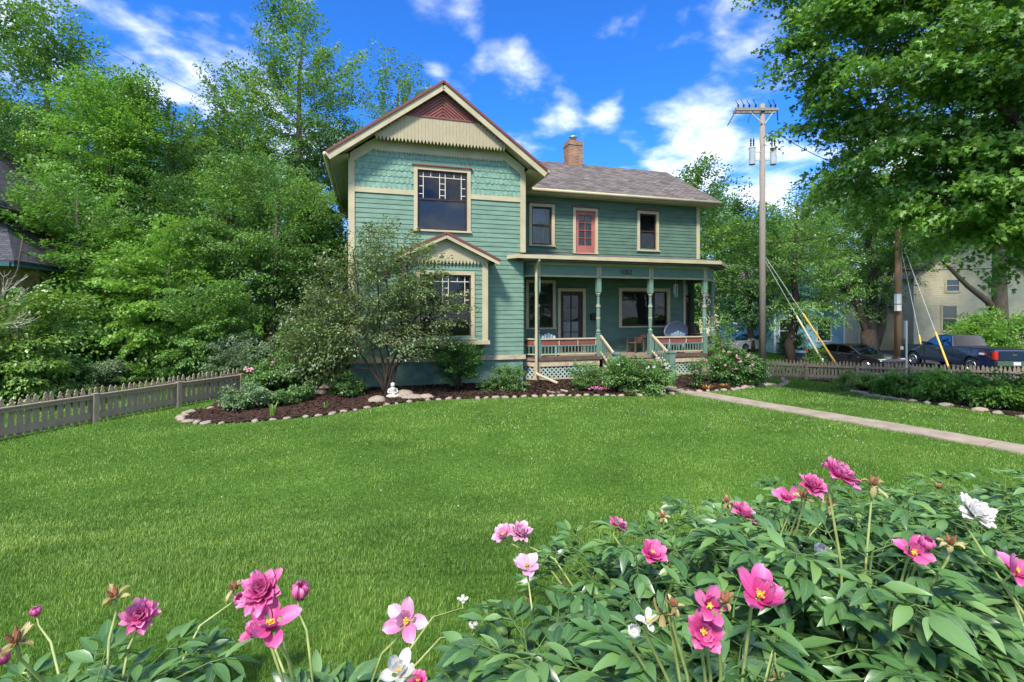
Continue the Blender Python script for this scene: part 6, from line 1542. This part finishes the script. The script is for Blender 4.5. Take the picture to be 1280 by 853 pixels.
FL_ = [(1052, 590, 48, 'double', 'mag', (.5, -.35)), (1018, 605, 36, 'double', 'mag', (.2, -.6)), (985, 620, 32, 'loose', 'mag', (-.8, -.5)), (1003, 622, 20, 'dead', 'dead', (0, -.3)),
    (930, 638, 34, 'double', 'mag', (.4, -.4)), (773, 655, 27, 'double', 'mag', (.4, -.2)), (816, 690, 38, 'open', 'mag', (.1, -.5)), (629, 667, 28, 'open', 'pink', (-.4, -.5)), (651, 663, 32, 'double', 'pink', (.3, -.4)),
    (658, 705, 36, 'single', 'pink', (-.1, -.3)), (507, 776, 50, 'loose', 'pink', (-.2, -1.1)), (951, 742, 72, 'loose', 'mag', (.1, -.6)), (888, 757, 46, 'loose', 'mag', (.1, -1.0)), (880, 790, 48, 'open', 'mag', (-.2, -1.2)),
    (1143, 690, 42, 'loose', 'mag', (-.2, -.8)), (1158, 680, 18, 'bud', 'mag', (0, -.5)), (1222, 638, 46, 'double', 'white', (.2, -.8)), (1272, 712, 46, 'loose', 'mag', (.2, -.6)), (522, 851, 26, 'open', 'mag', (0, -.5)),
    (500, 838, 44, 'loose', 'white', (0, -.6)), (174, 769, 42, 'double', 'mag', (.5, -.9)), (326, 737, 56, 'double', 'mag', (.0, -.8)), (338, 778, 58, 'loose', 'mag', (.3, -.8)), (318, 788, 34, 'open', 'mag', (-.4, -.6)), (375, 740, 25, 'bud', 'mag', (.2, -.2)),
    (302, 750, 18, 'bud', 'mag', (-.2, -.6)), (45, 765, 12, 'bud', 'mag', (0, -.2)), (3, 822, 20, 'bud', 'mag', (-.4, -.2)), (143, 747, 26, 'dead', 'dead', (0, -.2)), (20, 803, 34, 'dead', 'dead', (0, -.2)), (292, 737, 20, 'dead', 'dead', (0, -.2)),
    (828, 768, 32, 'hang', 'dead', (-.2, -.3)), (842, 757, 18, 'dead', 'dead', (0, -.2)), (1092, 607, 24, 'dead', 'dead', (0, -.2)), (1037, 632, 18, 'dead', 'dead', (0, -.2)), (1188, 681, 24, 'dead', 'dead', (0, -.2)), (828, 647, 14, 'dead', 'dead', (0, -.2)), (1173, 607, 9, 'bud', 'dead', (0, -.2)),
    (908, 628, 16, 'dead', 'dead', (0, -.2)), (912, 692, 20, 'dead', 'dead', (0, -.2)), (978, 697, 22, 'dead', 'dead', (0, -.2)), (703, 733, 18, 'dead', 'dead', (0, -.2)), (790, 702, 18, 'dead', 'dead', (0, -.2)), (905, 752, 24, 'dead', 'dead', (.2, -.2)), (1025, 688, 16, 'bud', 'white', (0, -.6)),
    (792, 790, 16, 'bud', 'white', (0, -.6)), (810, 775, 22, 'loose', 'white', (0, -.6)), (973, 846, 22, 'hang', 'dead', (0, -.3)), (592, 782, 13, 'bud', 'white', (0, -.4)), (662, 750, 11, 'bud', 'dead', (0, -.2)), (578, 750, 12, 'loose', 'white', (0, -.3))]
for i, (px, py, wp, kd, cl, tl) in enumerate(FL_):
    sz = .125 if kd in ('double', 'open', 'loose', 'single') else (.05 if kd == 'bud' and wp < 20 else .075)
    if kd in ('dead', 'hang'): sz = .075
    Zc = F*sz/wp
    if 700 < px < 1000 and py > 735: Zc = 1.22
    if px > 1130 and py > 670: Zc = min(Zc, 1.5)
    Zc = min(max(Zc, 1.15), 2.9 if px > 1000 else (2.5 if px > 560 else 2.0))
    flower(px, py, wp, kd, cl, 300+i, tl, Z=Zc)
# ================================================================== LIGHT, SKY, CAMERA
SUN_EL, SUN_AZ = rad(50), rad(200)       # azimuth from +Y clockwise: behind the photographer, a little to the left
sd_ = Vector((math.sin(SUN_AZ)*math.cos(SUN_EL), math.cos(SUN_AZ)*math.cos(SUN_EL), math.sin(SUN_EL)))
l = bpy.data.lights.new('sun', 'SUN'); l.energy = 2.7; l.angle = rad(9.0); l.color = (1, .94, .84)
lo = bpy.data.objects.new('sun', l); COL.objects.link(lo); lo.rotation_euler = sd_.to_track_quat('Z', 'Y').to_euler(); lo.location = (0, 0, 60)
W = bpy.data.worlds.new('World'); SC.world = W; W.use_nodes = True; nt = W.node_tree
for n in list(nt.nodes): nt.nodes.remove(n)
out = N(nt, 'ShaderNodeOutputWorld'); bg = N(nt, 'ShaderNodeBackground'); bg.inputs['Strength'].default_value = .13
sky = N(nt, 'ShaderNodeTexSky'); sky.sky_type = 'NISHITA'; sky.sun_disc = False; sky.sun_elevation = SUN_EL; sky.sun_rotation = SUN_AZ; sky.air_density = 1.0; sky.dust_density = .4; sky.ozone_density = 2.5
tc = N(nt, 'ShaderNodeTexCoord'); D = tc.outputs['Generated']
sp = N(nt, 'ShaderNodeSeparateXYZ'); nt.links.new(D, sp.inputs[0])
def math_(op, a, b=None, clamp=False):
    n = N(nt, 'ShaderNodeMath', operation=op); n.use_clamp = clamp
    for i, v in enumerate((a, b)):
        if v is None: continue
        if isinstance(v, (int, float)): n.inputs[i].default_value = v
        else: nt.links.new(v, n.inputs[i])
    return n.outputs[0]
zz = math_('ADD', math_('MAXIMUM', sp.outputs[2], 0.0), .22)
cv = N(nt, 'ShaderNodeCombineXYZ'); nt.links.new(math_('DIVIDE', sp.outputs[0], zz), cv.inputs[0]); nt.links.new(math_('DIVIDE', sp.outputs[1], zz), cv.inputs[1])
nz = N(nt, 'ShaderNodeTexNoise', Scale=3.6, Detail=8.0, Roughness=.52, Distortion=.25); nt.links.new(cv.outputs[0], nz.inputs['Vector'])
nz2 = N(nt, 'ShaderNodeTexNoise', Scale=7.5, Detail=7.0, Roughness=.6); nt.links.new(cv.outputs[0], nz2.inputs['Vector'])
# cloud banks: direction, angular radius (deg), amount
banks = [(865, 190, 8, .40), (800, 195, 5, .28), (940, 220, 7, .32), (945, 20, 4.5, .30), (640, 130, 6.5, .26), (690, 130, 4, .22), (615, 105, 4.5, .22), (632, 66, 3, .20), (590, 20, 3.2, .18), (548, 68, 2.6, .18), (762, 147, 2.6, .2), (30, 20, 7, .32), (150, 60, 5, .30), (110, 45, 6, .26),
         (250, 75, 5, .30), (210, 90, 7, .30), (300, 100, 6, .30), (350, 150, 9, .28), (1200, 250, 14, .45), (1010, 240, 8, .35)]
tot = None
for px, py, rdeg, amt in banks:
    d = Vector(((px-CX)/F, 1, (CY-py)/F)).normalized()
    dp = N(nt, 'ShaderNodeVectorMath', operation='DOT_PRODUCT'); nt.links.new(D, dp.inputs[0]); dp.inputs[1].default_value = d
    mr = N(nt, 'ShaderNodeMapRange'); mr.interpolation_type = 'SMOOTHSTEP'; mr.inputs[1].default_value = math.cos(rad(rdeg)); mr.inputs[2].default_value = 1; mr.inputs[4].default_value = amt
    nt.links.new(dp.outputs['Value'], mr.inputs[0]); tot = mr.outputs[0] if tot is None else math_('MAXIMUM', tot, mr.outputs[0])
# unseen cloud added behind and above the camera as neutral fill light
back = N(nt, 'ShaderNodeMapRange'); back.interpolation_type = 'SMOOTHSTEP'; back.inputs[1].default_value = .50; back.inputs[2].default_value = .05; back.inputs[4].default_value = .36
nt.links.new(sp.outputs[1], back.inputs[0]); tot = math_('MAXIMUM', tot, back.outputs[0])
s_ = math_('ADD', math_('ADD', math_('MULTIPLY', math_('SUBTRACT', nz.outputs['Fac'], .5), 1.5), math_('MULTIPLY', math_('SUBTRACT', nz2.outputs['Fac'], .5), .4)), math_('ADD', math_('MULTIPLY', tot, .85), .5))
cl = N(nt, 'ShaderNodeMapRange'); cl.interpolation_type = 'SMOOTHSTEP'; cl.inputs[1].default_value = .55; cl.inputs[2].default_value = 1.22; nt.links.new(s_, cl.inputs[0])
hz = N(nt, 'ShaderNodeMapRange'); hz.inputs[1].default_value = .0; hz.inputs[2].default_value = .22; hz.inputs[3].default_value = .45; hz.inputs[4].default_value = 0; nt.links.new(sp.outputs[2], hz.inputs[0])
fac = math_('MAXIMUM', cl.outputs[0], hz.outputs[0])
tint = N(nt, 'ShaderNodeMix', data_type='RGBA', blend_type='MULTIPLY'); tint.inputs['Factor'].default_value = 1; tint.inputs['B'].default_value = (.13, .44, .90, 1); nt.links.new(sky.outputs[0], tint.inputs['A'])
mx = N(nt, 'ShaderNodeMix', data_type='RGBA'); mx.inputs['B'].default_value = (6.9, 6.9, 6.8, 1)
nt.links.new(fac, mx.inputs['Factor']); nt.links.new(tint.outputs['Result'], mx.inputs['A']); nt.links.new(mx.outputs['Result'], bg.inputs['Color']); nt.links.new(bg.outputs[0], out.inputs[0])

cam = bpy.data.cameras.new('camera'); co = bpy.data.objects.new('camera', cam); COL.objects.link(co); SC.camera = co
co.location = (0, 0, H); co.rotation_euler = (PI/2, 0, 0)
cam.sensor_width = 36; cam.sensor_fit = 'HORIZONTAL'; cam.lens = 36*F/1280; cam.shift_x = 0; cam.shift_y = -(426.5-CY)/1280; cam.clip_start = .05; cam.clip_end = 3000
SC.view_settings.view_transform = 'Standard'; SC.view_settings.look = 'None'; SC.view_settings.gamma = 1; SC.view_settings.exposure = 1.36; SC.view_settings.use_curve_mapping = False
SC.cycles.max_bounces = 8; SC.cycles.diffuse_bounces = 4; SC.cycles.glossy_bounces = 3; SC.cycles.transmission_bounces = 4; SC.cycles.transparent_max_bounces = 8; SC.cycles.caustics_reflective = False; SC.cycles.caustics_refractive = False
SC.cycles.use_denoising = True
SC.cycles.use_adaptive_sampling = True; SC.cycles.adaptive_threshold = .015
